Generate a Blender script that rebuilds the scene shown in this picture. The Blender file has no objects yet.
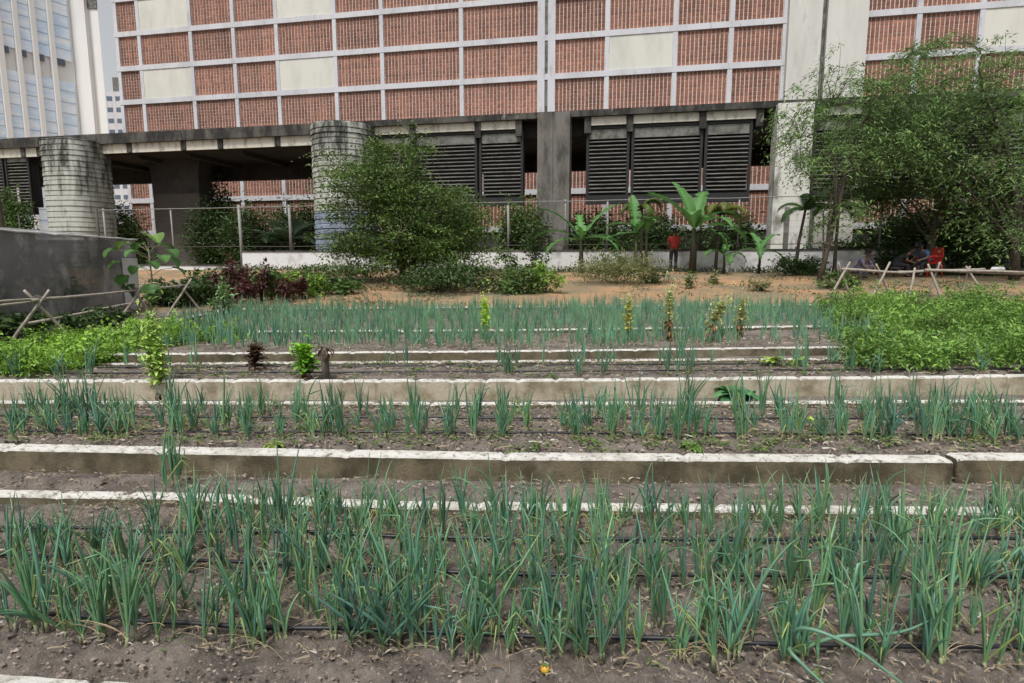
import bpy, math, random
import numpy as np
from mathutils import Vector, Matrix, noise
R = random.Random(7)
NR = np.random.default_rng(7)
C = bpy.context.scene.collection
SC = bpy.context.scene

# ------------------------------------------------------------------ camera, world, sun, exposure
F, PITCH, H = 600.0, math.radians(7.73), 1.5
cam = bpy.data.cameras.new('camera'); cam_o = bpy.data.objects.new('camera', cam); C.objects.link(cam_o)
cam.sensor_width = 36; cam.lens = F/1024*36; cam.clip_end = 3000; cam.clip_start = 0.05
cam_o.location = (0, 0, H); cam_o.rotation_euler = (math.pi/2-PITCH, 0, 0)
SC.camera = cam_o
SUN_EL, SUN_AZ = math.radians(62), math.radians(200)      # azimuth of the sun measured clockwise from +Y
w = bpy.data.worlds.new('World'); SC.world = w; w.use_nodes = True
nt = w.node_tree; nt.nodes.clear()
sky = nt.nodes.new('ShaderNodeTexSky'); sky.sky_type = 'NISHITA'; sky.sun_disc = False
sky.sun_elevation = SUN_EL; sky.sun_rotation = SUN_AZ; sky.air_density = 1.0; sky.dust_density = 4.0; sky.ozone_density = 1.0
hs = nt.nodes.new('ShaderNodeHueSaturation'); hs.inputs['Saturation'].default_value = 0.14   # overcast: a white cloud sheet
hs.inputs['Value'].default_value = 1.0
bg = nt.nodes.new('ShaderNodeBackground'); bg.inputs['Strength'].default_value = 0.11
wo = nt.nodes.new('ShaderNodeOutputWorld')
nt.links.new(sky.outputs[0], hs.inputs['Color']); nt.links.new(hs.outputs[0], bg.inputs[0]); nt.links.new(bg.outputs[0], wo.inputs[0])
sl = bpy.data.lights.new('sun', 'SUN'); sl.energy = 2.0; sl.angle = math.radians(11); sl.color = (1, .97, .92)
so = bpy.data.objects.new('sun', sl); C.objects.link(so); so.location = (0, -10, 40)
sd = Vector((math.sin(SUN_AZ)*math.cos(SUN_EL), math.cos(SUN_AZ)*math.cos(SUN_EL), math.sin(SUN_EL)))
so.rotation_euler = (-sd).to_track_quat('-Z', 'Y').to_euler()
SC.view_settings.view_transform = 'Standard'; SC.view_settings.look = 'None'
SC.view_settings.gamma = 1; SC.view_settings.exposure = 0.5
SC.cycles.max_bounces = 6; SC.cycles.transparent_max_bounces = 8

# ------------------------------------------------------------------ survey: photo points -> metres
cp, sp = math.cos(PITCH), math.sin(PITCH)
def ray(px, py):
    u, v = (px-512)/F, (341.5-py)/F
    return np.array((u, cp+v*sp, -sp+v*cp))
def atz(px, py, z):
    d = ray(px, py); t = (z-H)/d[2]; return d*t+np.array((0, 0, H))
def aty(px, py, Y):
    d = ray(px, py); return d*(Y/d[1])+np.array((0, 0, H))
YAW = math.radians(11.5); ca, sa = math.cos(YAW), math.sin(YAW)
def bp(s, D, z=0.0):          # building frame: s along the facade (right), D distance line, z up
    return np.array((s*ca, D-s*sa, z)) if False else np.array((s*ca+0*D, D-s*sa, z))
def bs(px, py, D):            # photo point on the facade-parallel plane at D -> (s, z)
    d = ray(px, py); t = D*ca/(d[0]*sa+d[1]*ca); P = d*t+np.array((0, 0, H))
    return P[0]*ca-(P[1]-D)*sa, P[2]

# ------------------------------------------------------------------ mesh helpers
class MB:
    def __init__(s): s.v = []; s.f = []; s.m = []; s.c = []
    def add(s, vs, fs, col=(1, 1, 1), mi=0):
        b = len(s.v); s.v += [tuple(map(float, v)) for v in vs]
        if len(col) == len(vs) and hasattr(col[0], '__len__'): s.c += [tuple(c[:3]) for c in col]
        else: s.c += [tuple(col[:3])]*len(vs)
        for f in fs: s.f.append([i+b for i in f]); s.m.append(mi)
    def box(s, c, size, ax=None, col=(1, 1, 1), mi=0, taper=1.0):
        ax = ax if ax is not None else np.eye(3); c = np.array(c, float); vs = []
        for k in (-1, 1):
            tp = taper if k > 0 else 1
            for i, j in ((-1, -1), (1, -1), (1, 1), (-1, 1)):
                vs.append(c+ax[0]*i*size[0]/2*tp+ax[1]*j*size[1]/2*tp+ax[2]*k*size[2]/2)
        s.add(vs, [(3, 2, 1, 0), (4, 5, 6, 7), (0, 1, 5, 4), (1, 2, 6, 5), (2, 3, 7, 6), (3, 0, 4, 7)], col, mi)
    def tube(s, pts, rad, n=6, col=(1, 1, 1), mi=0, cap=True):
        pts = [np.array(p, float) for p in pts]; k = len(pts)
        rad = [rad]*k if not hasattr(rad, '__len__') else list(rad)
        cols = col if hasattr(col[0], '__len__') else [col]*k
        vs = []; cs = []; ref = None
        for i, p in enumerate(pts):
            t = pts[min(i+1, k-1)]-pts[max(i-1, 0)]; t = t/(np.linalg.norm(t)+1e-9)
            if ref is None:
                ref = np.cross(t, (0, 0, 1) if abs(t[2]) < .9 else (1, 0, 0))
            ref = ref-t*np.dot(ref, t); ref = ref/(np.linalg.norm(ref)+1e-9); b = np.cross(t, ref)
            for a in range(n):
                an = 2*math.pi*a/n; vs.append(p+(ref*math.cos(an)+b*math.sin(an))*rad[i]); cs.append(cols[i])
        fs = [(i*n+a, i*n+(a+1) % n, (i+1)*n+(a+1) % n, (i+1)*n+a) for i in range(k-1) for a in range(n)]
        if cap: fs += [tuple(range(n-1, -1, -1)), tuple(range((k-1)*n, k*n))]
        s.add(vs, fs, cs, mi)
    def grid(s, P, nu, nv, col=(1, 1, 1), mi=0):     # P index = v*nu+u
        s.add(P, [(j*nu+i, j*nu+i+1, (j+1)*nu+i+1, (j+1)*nu+i) for j in range(nv-1) for i in range(nu-1)], col, mi)
    def build(s, name, mats, parent=None, smooth=False):
        me = bpy.data.meshes.new(name); me.from_pydata(s.v, [], s.f)
        mats = mats if isinstance(mats, (list, tuple)) else [mats]
        for m in mats: me.materials.append(m)
        if len(mats) > 1: me.polygons.foreach_set('material_index', s.m)
        a = me.color_attributes.new('col', 'FLOAT_COLOR', 'POINT')
        a.data.foreach_set('color', np.hstack([np.array(s.c, np.float32).reshape(-1, 3), np.ones((len(s.c), 1), np.float32)]).ravel())
        if smooth: me.polygons.foreach_set('use_smooth', [True]*len(s.f))
        me.update()
        o = bpy.data.objects.new(name, me); C.objects.link(o)
        if parent is not None: o.parent = parent
        return o
def tag(o, label=None, cat=None, group=None, kind=None):
    if label: o['label'] = label
    if cat: o['category'] = cat
    if group: o['group'] = group
    if kind: o['kind'] = kind
    return o
def thing(name, label, cat, loc=(0, 0, 0), rz=0, group=None):
    o = bpy.data.objects.new(name, None); C.objects.link(o); o.location = loc; o.rotation_euler = (0, 0, rz)
    o.empty_display_size = .2
    return tag(o, label, cat, group)
def copy_tree(o, parent=None):
    c = o.copy(); C.objects.link(c)
    if parent is not None: c.parent = parent
    for ch in [x for x in bpy.data.objects if x.parent == o]: copy_tree(ch, c)
    return c
def nz(x, y, z=0.0): return noise.noise((x, y, z))
def fbm(x, y, z=0.0, o=3): return noise.fractal((x, y, z), 1.0, 2.0, o)

# ------------------------------------------------------------------ materials
def mat(name, base=(.5, .5, .5), rough=.8, noise_scale=None, noise_col=None, noise_lo=.4, noise_hi=.65, vcol=False, transl=0.0,
        bump=0.0, bump_scale=40, stretch=(1, 1, 1), second=None, objrand=0.0, metallic=0.0, spec=.5, zgrad=None):
    m = bpy.data.materials.new(name); m.use_nodes = True; t = m.node_tree; L = t.links; N = t.nodes
    b = N['Principled BSDF']; b.inputs['Roughness'].default_value = rough; b.inputs['Metallic'].default_value = metallic
    b.inputs['Specular IOR Level'].default_value = spec
    tc = N.new('ShaderNodeTexCoord'); mp = N.new('ShaderNodeMapping'); mp.inputs['Scale'].default_value = stretch
    L.new(tc.outputs['Object'], mp.inputs[0])
    if vcol:
        at = N.new('ShaderNodeAttribute'); at.attribute_name = 'col'; cur = at.outputs['Color']
    else:
        rgb = N.new('ShaderNodeRGB'); rgb.outputs[0].default_value = (*base, 1); cur = rgb.outputs[0]
    def layer(cur, sc, col, lo, hi, mul=False, amt=1.0):
        n = N.new('ShaderNodeTexNoise'); n.inputs['Scale'].default_value = sc; n.inputs['Detail'].default_value = 6; n.inputs['Roughness'].default_value = .65
        L.new(mp.outputs[0], n.inputs['Vector'])
        r = N.new('ShaderNodeMapRange'); r.inputs[1].default_value = lo; r.inputs[2].default_value = hi; r.inputs[4].default_value = amt
        fac = n.outputs['Fac']
        if zgrad and sc == noise_scale:
            sx = N.new('ShaderNodeSeparateXYZ'); L.new(tc.outputs['Object'], sx.inputs[0]); q = N.new('ShaderNodeMapRange')
            q.inputs[1].default_value, q.inputs[2].default_value, q.inputs[3].default_value, q.inputs[4].default_value = zgrad
            L.new(sx.outputs['Z'], q.inputs[0]); ad = N.new('ShaderNodeMath'); ad.operation = 'ADD'; L.new(fac, ad.inputs[0]); L.new(q.outputs[0], ad.inputs[1]); fac = ad.outputs[0]
        L.new(fac, r.inputs[0])
        x = N.new('ShaderNodeMix'); x.data_type = 'RGBA'; x.blend_type = 'MULTIPLY' if mul else 'MIX'
        L.new(r.outputs[0], x.inputs[0]); L.new(cur, x.inputs[6]); x.inputs[7].default_value = (*col, 1)
        return x.outputs[2]
    if noise_scale: cur = layer(cur, noise_scale, noise_col, noise_lo, noise_hi, mul=vcol)
    if second: cur = layer(cur, *second)
    if objrand:
        oi = N.new('ShaderNodeObjectInfo'); h = N.new('ShaderNodeHueSaturation')
        r = N.new('ShaderNodeMapRange'); r.inputs[3].default_value = 1-objrand; r.inputs[4].default_value = 1+objrand
        L.new(oi.outputs['Random'], r.inputs[0]); L.new(r.outputs[0], h.inputs['Value'])
        r2 = N.new('ShaderNodeMapRange'); r2.inputs[3].default_value = .5+objrand*.10; r2.inputs[4].default_value = .5-objrand*.10
        L.new(oi.outputs['Random'], r2.inputs[0]); L.new(r2.outputs[0], h.inputs['Hue'])
        L.new(cur, h.inputs['Color']); cur = h.outputs[0]
    L.new(cur, b.inputs['Base Color'])
    if bump:
        n = N.new('ShaderNodeTexNoise'); n.inputs['Scale'].default_value = bump_scale; n.inputs['Detail'].default_value = 8; n.inputs['Roughness'].default_value = .7
        L.new(mp.outputs[0], n.inputs['Vector'])
        bm = N.new('ShaderNodeBump'); bm.inputs['Strength'].default_value = bump; bm.inputs['Distance'].default_value = .02
        L.new(n.outputs['Fac'], bm.inputs['Height']); L.new(bm.outputs[0], b.inputs['Normal'])
    out = N['Material Output']
    if transl:
        tr = N.new('ShaderNodeBsdfTranslucent'); L.new(cur, tr.inputs[0]); mx = N.new('ShaderNodeMixShader'); mx.inputs[0].default_value = transl
        L.new(b.outputs[0], mx.inputs[1]); L.new(tr.outputs[0], mx.inputs[2]); L.new(mx.outputs[0], out.inputs[0])
    return m
M = {}
M['soil'] = mat('soil', (.185, .158, .137), .95, 4, (.095, .079, .067), .42, .60, bump=1.0, bump_scale=55, second=(60, (.33, .285, .24), .56, .72))
M['clod'] = mat('soil_clod', vcol=True, rough=.95)
M['mound'] = mat('ground_soil', (.32, .19, .10), .95, .6, (.17, .14, .085), .42, .58, bump=.8, bump_scale=18, second=(9, (.36, .23, .14), .55, .75))
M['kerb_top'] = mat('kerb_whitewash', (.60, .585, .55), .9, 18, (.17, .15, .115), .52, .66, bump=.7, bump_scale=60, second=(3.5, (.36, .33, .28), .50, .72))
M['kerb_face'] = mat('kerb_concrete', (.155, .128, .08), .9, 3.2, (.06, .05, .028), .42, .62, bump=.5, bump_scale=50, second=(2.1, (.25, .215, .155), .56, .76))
M['kerb_block'] = mat('kerb_block_face', (.42, .37, .28), .9, 3.5, (.20, .165, .10), .45, .66, bump=.5, bump_scale=50)
M['hose'] = mat('hose_plastic', (.012, .013, .018), .45)
M['leaf'] = mat('leaf', vcol=True, rough=.5, transl=.25, spec=.35)
M['onion'] = mat('onion_leaf', vcol=True, rough=.42, transl=.12, objrand=.26, spec=.5)
M['litter'] = mat('dry_litter', vcol=True, rough=.9, transl=.1)
M['bark'] = mat('bark', (.12, .095, .075), .95, 12, (.06, .05, .04), .4, .6, bump=.8, bump_scale=30, stretch=(1, 1, .3))
M['pole'] = mat('weathered_pole', (.36, .32, .27), .9, 10, (.22, .19, .16), .4, .65, bump=.4, stretch=(1, 1, 1))
M['whitewall'] = mat('whitewashed_wall', (.64, .64, .64), .9, .9, (.30, .29, .27), .5, .68, bump=.2, second=(5, (.30, .29, .26), .6, .8))
M['concrete_dark'] = mat('stained_concrete', (.085, .08, .07), .9, 1.5, (.02, .019, .018), .40, .56, bump=.4, bump_scale=12, stretch=(1, 1, .4), second=(4, (.30, .29, .26), .62, .76))
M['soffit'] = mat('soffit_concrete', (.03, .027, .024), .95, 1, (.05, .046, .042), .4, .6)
M['cream'] = mat('cream_panel', (.54, .52, .45), .9, 3, (.20, .19, .165), .5, .70, stretch=(1, 1, .5))
M['pier'] = mat('grey_pier', (.155, .145, .13), .9, 2.2, (.06, .056, .05), .42, .64, bump=.4, bump_scale=15, stretch=(1, 1, .35))
M['pier_white'] = mat('white_pier', (.62, .61, .57), .9, 1.6, (.20, .19, .17), .52, .66, bump=.2, stretch=(1, 1, .45))
M['brownpier'] = mat('brown_pier', (.085, .072, .066), .9, 1.2, (.07, .062, .056), .4, .6)
M['lime'] = mat('limewashed_boards', (.40, .415, .38), .9, 1.6, (.035, .037, .032), .50, .66, bump=.3, stretch=(1.5, 1.5, .32), zgrad=(2.5, 7.0, -.05, .12), second=(4, (.27, .285, .25), .48, .68))
M['limeblue'] = mat('blue_grey_base', (.22, .27, .36), .9, 2, (.15, .18, .23), .4, .6)
M['slat'] = mat('louvre_slat', (.20, .195, .18), .7, 3, (.09, .088, .08), .4, .65, stretch=(.6, .6, 3))
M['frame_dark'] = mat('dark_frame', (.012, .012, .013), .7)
M['plate'] = mat('grey_plate', (.18, .185, .165), .8, 2.5, (.07, .07, .062), .42, .62)
M['brick'] = mat('clay_block', vcol=True, rough=.9, noise_scale=.9, noise_col=(.62, .60, .58), noise_lo=.45, noise_hi=.68, stretch=(1, 1, .18))
M['mortar'] = mat('mortar', (.66, .55, .50), .95)
M['facade'] = mat('painted_band', (.57, .57, .60), .85, .5, (.44, .44, .465), .45, .7, stretch=(1, 1, .3), second=(3, (.33, .32, .31), .56, .8))
M['blank'] = mat('blank_panel', (.62, .61, .55), .85, .8, (.50, .49, .44), .45, .7, stretch=(1, 1, .3))
M['pilaster'] = mat('pilaster_concrete', (.60, .59, .55), .85, .7, (.47, .46, .43), .45, .7, stretch=(1, 1, .2), second=(2.5, (.33, .32, .30), .56, .8))
M['metal'] = mat('galvanised', (.22, .22, .21), .6, 8, (.18, .16, .14), .5, .7)
M['rust'] = mat('rusty_iron', (.06, .055, .05), .8)
M['towerconc'] = mat('tower_concrete', (.76, .76, .75), .85, .06, (.66, .66, .66), .45, .65)
M['glass'] = mat('tower_glass', (.60, .78, 1.0), .25, .25, (.86, .93, 1.0), .36, .6, metallic=.0, stretch=(1, 1, 4))  # pale blue sky reflection is put into the base colour
M['spandrel'] = mat('tower_spandrel', (.42, .52, .66), .4)
M['darkwin'] = mat('dark_window', (.10, .13, .18), .3)
M['red_plastic'] = mat('red_plastic', (.42, .02, .012), .4)
M['skin'] = mat('skin_brown', (.16, .085, .055), .6)
M['hair'] = mat('hair_black', (.012, .011, .010), .7)
M['red_cloth'] = mat('red_cloth', (.32, .03, .022), .9)
M['blue_cloth'] = mat('blue_cloth', (.05, .11, .21), .9)
M['dark_cloth'] = mat('dark_cloth', (.018, .018, .022), .9)
M['grey_cloth'] = mat('grey_cloth', (.13, .13, .19), .9)
M['fruit'] = mat('orange_fruit', (.65, .25, .02), .4, 8, (.5, .33, .03), .4, .6)
M['roofsheet'] = mat('pale_sheet', (.55, .55, .56), .7, 4, (.36, .35, .35), .45, .7)
def net_material():
    m = mat('shade_net', (.20, .19, .20), .75, 1.6, (.44, .425, .44), .50, .64, second=(.7, (.08, .085, .075), .48, .64))
    t = m.node_tree; N = t.nodes; L = t.links
    b = N['Principled BSDF']; tr = N.new('ShaderNodeBsdfTransparent'); mx = N.new('ShaderNodeMixShader')
    n = N.new('ShaderNodeTexNoise'); n.inputs['Scale'].default_value = 1.1; n.inputs['Detail'].default_value = 4
    r = N.new('ShaderNodeMapRange'); r.inputs[1].default_value = .35; r.inputs[2].default_value = .65; r.inputs[3].default_value = .10; r.inputs[4].default_value = .34
    tc = [x for x in N if x.type == 'TEX_COORD'][0]
    L.new(tc.outputs['Object'], n.inputs['Vector']); L.new(n.outputs['Fac'], r.inputs[0]); L.new(r.outputs[0], mx.inputs[0])
    L.new(b.outputs[0], mx.inputs[1]); L.new(tr.outputs[0], mx.inputs[2]); L.new(mx.outputs[0], N['Material Output'].inputs[0])
    return m
M['net'] = net_material()

# ------------------------------------------------------------------ kerb lines (x, y of the near top edge), level, width
def line(pts):
    xs = [p[0] for p in pts]; ys = [p[1] for p in pts]
    return lambda x: float(np.interp(x, xs, ys))
K1 = line([(-3.2, 2.00), (-1.41, 1.83), (2.5, 1.50)])
K2 = line([(-3.6, 3.70), (-2.31, 3.66), (-.69, 3.51), (2.91, 3.41), (4, 3.38)])
K3 = line([(-4.4, 4.24), (-3.72, 4.21), (-1.81, 4.10), (0, 4.0), (1.76, 3.97), (4, 3.92)])
K4 = line([(-5.4, 5.67), (0, 5.59), (5, 5.70)])
K5 = line([(-5.6, 5.85), (0, 5.86), (5.6, 6.12)])
K6 = line([(-5.1, 6.83), (0, 7.04), (5.2, 7.28)])
K7 = line([(-4.8, 7.01), (0, 7.24), (5.2, 7.68)])
K7b = line([(-6, 8.9), (0, 9.2), (6, 9.9)])
K8 = line([(-6, 13.2), (7, 14.5), (13, 15.1)])
Z1, Z2, Z3, Z4 = 0.0, .14, .31, .40
def mound_z(x, y):
    y0 = K8(x)+.25; t = min(max((y-y0)/(24.6+(-.2*x if x < 0 else -.05*x)-y0), 0), 1)
    return .36+(.66)*(t**.62)
def ground_z(x, y):
    if y < K8(x)+.25: return .36
    return mound_z(x, y)+(.07*fbm(x*.6, y*.6)+.09*nz(x*.35, y*.5, 2))*min(1, max(0, y-K8(x))/2.5)*min(1, max(.25, (25.5-.2*x-y)/3))

# ------------------------------------------------------------------ ground sheet
def build_ground():
    xs = np.concatenate([[-420, -160, -90, -60, -44, -36], np.linspace(-30, 30, 121), [36, 44, 60, 90, 160, 420]])
    rows = [lambda x: -60, lambda x: K2(x)-.12, lambda x: K2(x)+.05, lambda x: K3(x)+.1, lambda x: K3(x)+.14, lambda x: K4(x)-.06,
            lambda x: K4(x)+.02, lambda x: K5(x)+.06, lambda x: K5(x)+.10, lambda x: K6(x)-.06, lambda x: K6(x)+.02,
            lambda x: K7(x)+.06, lambda x: K7(x)+.10, lambda x: K8(x)-.05, lambda x: K8(x)+.2]
    zs = [-.14, -.14, -.03, -.03, -.03, .0, .115, .115, .115, .14, .29, .29, .29, .31, .36]
    P = []
    for fn, z in zip(rows, zs):
        for x in xs:
            x_ = max(min(x, 14), -14)
            P.append((x, fn(x_), z+(.012*fbm(x*3, fn(x_)*3) if z > -.1 else 0)))
    for k in range(1, 61):
        for x in xs:
            x_ = max(min(x, 14), -14); y0 = K8(x_)+.2; y = y0+(30-y0)*k/60
            P.append((x, y, ground_z(x_, y)+(.03*fbm(x*1.7, y*1.7, 4))))
    for y in (34, 40, 60, 120, 400, 900):
        for x in xs: P.append((x, y, 1.0))
    g = MB(); g.grid(P, len(xs), 15+60+6); nu = len(xs)-1
    g.m = [0 if i//nu >= 14 else 1 for i in range(len(g.f))]
    tag(g.build('ground', [M['mound'], M['soil']], smooth=True), kind='structure')
build_ground()

def bed(name, front, back, x0, x1, dx, nv, z, amp, seed):
    xs = np.arange(x0, x1+dx, dx); P = []
    for j in range(nv):
        t = j/(nv-1)
        for x in xs:
            y = front(x)+(back(x)-front(x))*t
            e = min(1, min(t, 1-t)*(back(x)-front(x))/.16)
            h = amp*(.9*fbm(x*5, y*5, seed, 2)+.8*abs(nz(x*17, y*17, seed+3))+.55*abs(nz(x*36, y*36, seed+5)))
            P.append((x, y, z-.028+h*(.25+.75*e)+.034*e))
    g = MB(); g.grid(P, len(xs), nv)
    return tag(g.build(name, M['soil'], smooth=True), kind='structure')
bed('bed_soil', lambda x: K1(x)+.14, lambda x: K2(x)+.01, -5.6, 5.8, .017, 110, -.045, .052, 1)
bed('bed_soil', lambda x: K3(x)+.16, lambda x: K4(x)+.01, -7.5, 7.6, .03, 58, Z2-.04, .036, 11)
bed('bed_soil', lambda x: K5(x)+.11, lambda x: K6(x)+.01, -6.0, 8.5, .04, 32, Z3-.03, .03, 21)
bed('bed_soil', lambda x: K7(x)+.11, lambda x: K8(x)+.02, -6.0, 9.5, .08, 80, Z4-.045, .03, 31)
bed('path_soil', lambda x: K2(x)+.12, lambda x: K3(x)+.02, -6.5, 6.6, .025, 18, -.022, .02, 41)

# ------------------------------------------------------------------ kerbs
def kerb(label, fn, x0, x1, z, width, depth, block=.46, seed=0, jit=.002, inset=.012, face='kerb_face', group='concrete kerbs edging the onion beds'):
    rr = random.Random(seed); g = MB(); xs = []; x = x0; nsub = max(6, int(block/.035))
    while x < x1:
        L_ = block*rr.uniform(.85, 1.15); e = min(x+L_, x1); n = nsub
        dy, dz = rr.uniform(-jit, jit), rr.uniform(-jit, jit)
        for i in range(n+1):
            edge = i in (0, n)
            xs.append((x+.004+(e-x-.008)*i/n, dy, dz, edge))
        x = e
    P = []; k = 7
    for (x, dy, dz, edge) in xs:
        y = fn(x)+dy; s = inset if edge else 0; n1 = .003*nz(x*31, seed, 0)+.010*max(0, nz(x*9, seed, 3)-.28); n2 = -.004*nz(x*29, seed, 5)-.012*max(0, nz(x*8, seed, 6)-.28); b = .006+.006*abs(nz(x*25, seed, 8))
        zt = z+dz+.0015*nz(x*20, seed, 9)
        P += [(x, y+s+n2*.5, z-depth), (x, y+s+n1, zt-b-.006-s), (x, y+b+s+n1, zt-s), (x, y+width*.5, zt+.004-s), (x, y+width-b-s+n2, zt-s),
              (x, y+width-s+n2, zt-b-s), (x, y+width-s, z-depth)]
    n = len(xs)
    for j in range(n-1):
        pass
    g.add(P, [], (1, 1, 1))
    for j in range(n-1):
        for i in range(k-1):
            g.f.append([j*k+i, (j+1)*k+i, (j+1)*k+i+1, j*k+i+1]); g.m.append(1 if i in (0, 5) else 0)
    g.f.append(list(range(k))[::-1]); g.m.append(1); g.f.append([(n-1)*k+i for i in range(k)]); g.m.append(1)
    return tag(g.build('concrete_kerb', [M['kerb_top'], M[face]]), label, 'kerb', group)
kerb('white concrete kerb along the front of the nearest bed, at the bottom corner', K1, -5.6, 5.8, 0, .145, .2, seed=1)
kerb('low white kerb closing the back of the nearest onion bed', K2, -5.8, 6.0, 0, .10, .2, seed=2)
kerb('long mossy faced kerb with white top fronting the second onion bed', K3, -7.2, 3.02, Z2, .14, .22, block=1.25, seed=3)
kerb('short end piece of mossy kerb past the gap in the second bed front', lambda x: K3(x)+.03, 3.06, 7.6, Z2+.012, .14, .22, block=1.2, seed=4)
kerb('thin white kerb closing the back of the second onion bed', K4, -7.4, 7.8, Z2, .085, .2, seed=5)
kerb('block kerb with dark joints fronting the third, sparse onion bed', K5, -7.2, 8.6, Z3, .10, .26, block=.36, seed=6, inset=.014, jit=.004, face='kerb_block')
kerb('thin kerb closing the back of the third, sparse onion bed', K6, -5.2, 5.4, Z3, .07, .2, seed=7)
kerb('kerb fronting the dense far onion bed behind the third bed', K7, -4.9, 5.6, Z4, .07, .22, block=.5, seed=8)
kerb('broken kerb half hidden among the dense far onions', K7b, -5.9, 6.2, Z4+.03, .12, .25, seed=9)
kerb('far white kerb between the dense onions and the orange mound', K8, -6.1, 9.5, Z4+.03, .15, .3, block=.8, seed=10)
kerb('right hand kerb of a small bed beside the pole rail under the trees', lambda x: 14.2+.02*(x-11), 11.4, 16, .50, .14, .3, block=.9, seed=11)
def side_kerb():
    g = MB(); P = []; n = 30
    for j in range(n):
        y = 7.9+(13.0-7.9)*j/(n-1); z = .42+.05*j/(n-1)+.008*nz(y*5, 2); x = -6.12+.012*nz(y*7, 0)
        P += [(x+.16, y, z-.3), (x+.16, y, z-.012), (x+.148, y, z), (x+.012, y, z), (x, y, z-.012), (x, y, z-.3)]
    g.add(P, [])
    for j in range(n-1):
        for i in range(5): g.f.append([j*6+i, j*6+i+1, (j+1)*6+i+1, (j+1)*6+i]); g.m.append(1 if i in (0, 4) else 0)
    g.f.append([0, 1, 2, 3, 4, 5][::-1]); g.m.append(1)
    tag(g.build('concrete_kerb', [M['kerb_top'], M['kerb_face']]), 'mossy side kerb running away beside the crossed pole rail', 'kerb', 'concrete kerbs edging the onion beds')
side_kerb()

# ------------------------------------------------------------------ drip hoses
def hose(label, pts, z, seed, amp=.012):
    g = MB(); rr = random.Random(seed); xs = [p[0] for p in pts]; ys = [p[1] for p in pts]; P = []
    for x in np.arange(xs[0]-2.0, xs[-1]+2.2, .09):
        P.append((x, float(np.interp(x, xs, ys))+amp*1.6*nz(x*1.3, seed), z+.018+amp*.8*nz(x*2.3, seed, 7)))
    g.tube(P, .0095, 7)
    tag(g.build('drip_hose', M['hose'], smooth=True), label, 'hose', 'black drip hoses on the onion beds')
hA = [(-3.4, 2.47), (-2.04, 2.36), (-.87, 2.27), (.35, 2.2), (1.89, 2.14), (3.4, 2.1)]
hB = [(-3.4, 2.93), (-2.62, 2.89), (-1.3, 2.8), (.04, 2.69), (2.31, 2.66), (3.4, 2.65)]
hC = [(-3.5, 3.22), (-2.87, 3.19), (-1.45, 3.15), (0, 3.05), (2.63, 3.06), (3.5, 3.05)]
hose('black drip hose among the front onions of the nearest bed', hA, -.005, 1)
hose('black drip hose along the middle of the nearest onion bed', hB, -.005, 2)
hose('black drip hose just before the back kerb of the nearest bed', hC, -.005, 3)
hD = [(-5.2, 4.66), (0, 4.60), (5.1, 4.50)]; hE = [(-5.2, 5.12), (0, 5.04), (5.1, 5.0)]
hose('front black drip hose on the second onion bed', hD, Z2-.008, 4)
hose('rear black drip hose on the second onion bed', hE, Z2-.008, 5)
hose('front black drip hose on the third, sparse onion bed', [(-5, 6.18), (5.6, 6.45)], Z3-.005, 6)
hose('rear black drip hose on the third, sparse onion bed', [(-5, 6.55), (5.6, 6.85)], Z3-.005, 7)

# ------------------------------------------------------------------ spring onions
def mixc(a, b, t): return tuple(a[i]+(b[i]-a[i])*t for i in range(3))
def onion_leaf(g, rr, base, az, lean, length, rad, dry=False, fold=None, seg=7, n=5, tone=None):
    pts, rads, cols = [], [], []
    p = np.array(base, float); el = math.pi/2-lean; ds = length/seg; tone = tone or rr.random()
    green = mixc((.068, .175, .088), (.145, .305, .145), min(tone, 1))
    if tone > 1: green = (.22, .30, .10)
    elif rr.random() < .38: green = mixc(green, (.12, .275, .20), .8)
    curl = rr.gauss(0.0, .085); tipk = rr.random()**2*1.2
    for i in range(seg+1):
        t = i/seg
        r = rad*(.8+.5*math.sin(min(1, t*1.6)*math.pi*.5))*(1-t**3.2)+.0005
        if dry: r = rad*.45*(1-t*.8)+.0005
        pts.append(p.copy()); rads.append(r)
        if dry: c = mixc((.42, .36, .22), (.34, .25, .13), rr.random())
        else:
            c = mixc((.22, .30, .13), green, min(1, t*6)) if t < .17 else green
            if t > .8: c = mixc(c, (.40, .36, .18), (t-.8)*5*tipk)
        cols.append(c)
        d = np.array((math.cos(az)*math.cos(el), math.sin(az)*math.cos(el), math.sin(el)))
        p = p+d*ds
        el -= curl*(.4+t)
        if dry: el -= .42*rr.random()
        if fold and t >= fold and t < fold+1.0/seg: el -= rr.uniform(1.3, 2.2)
        if p[2] < .006: p[2] = .006; el = max(el, .05)
    g.tube(pts, rads, n, cols, cap=False)
LOOKS = ['tall upright', 'spreading', 'bent leaved', 'yellowing', 'thin short']
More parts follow.
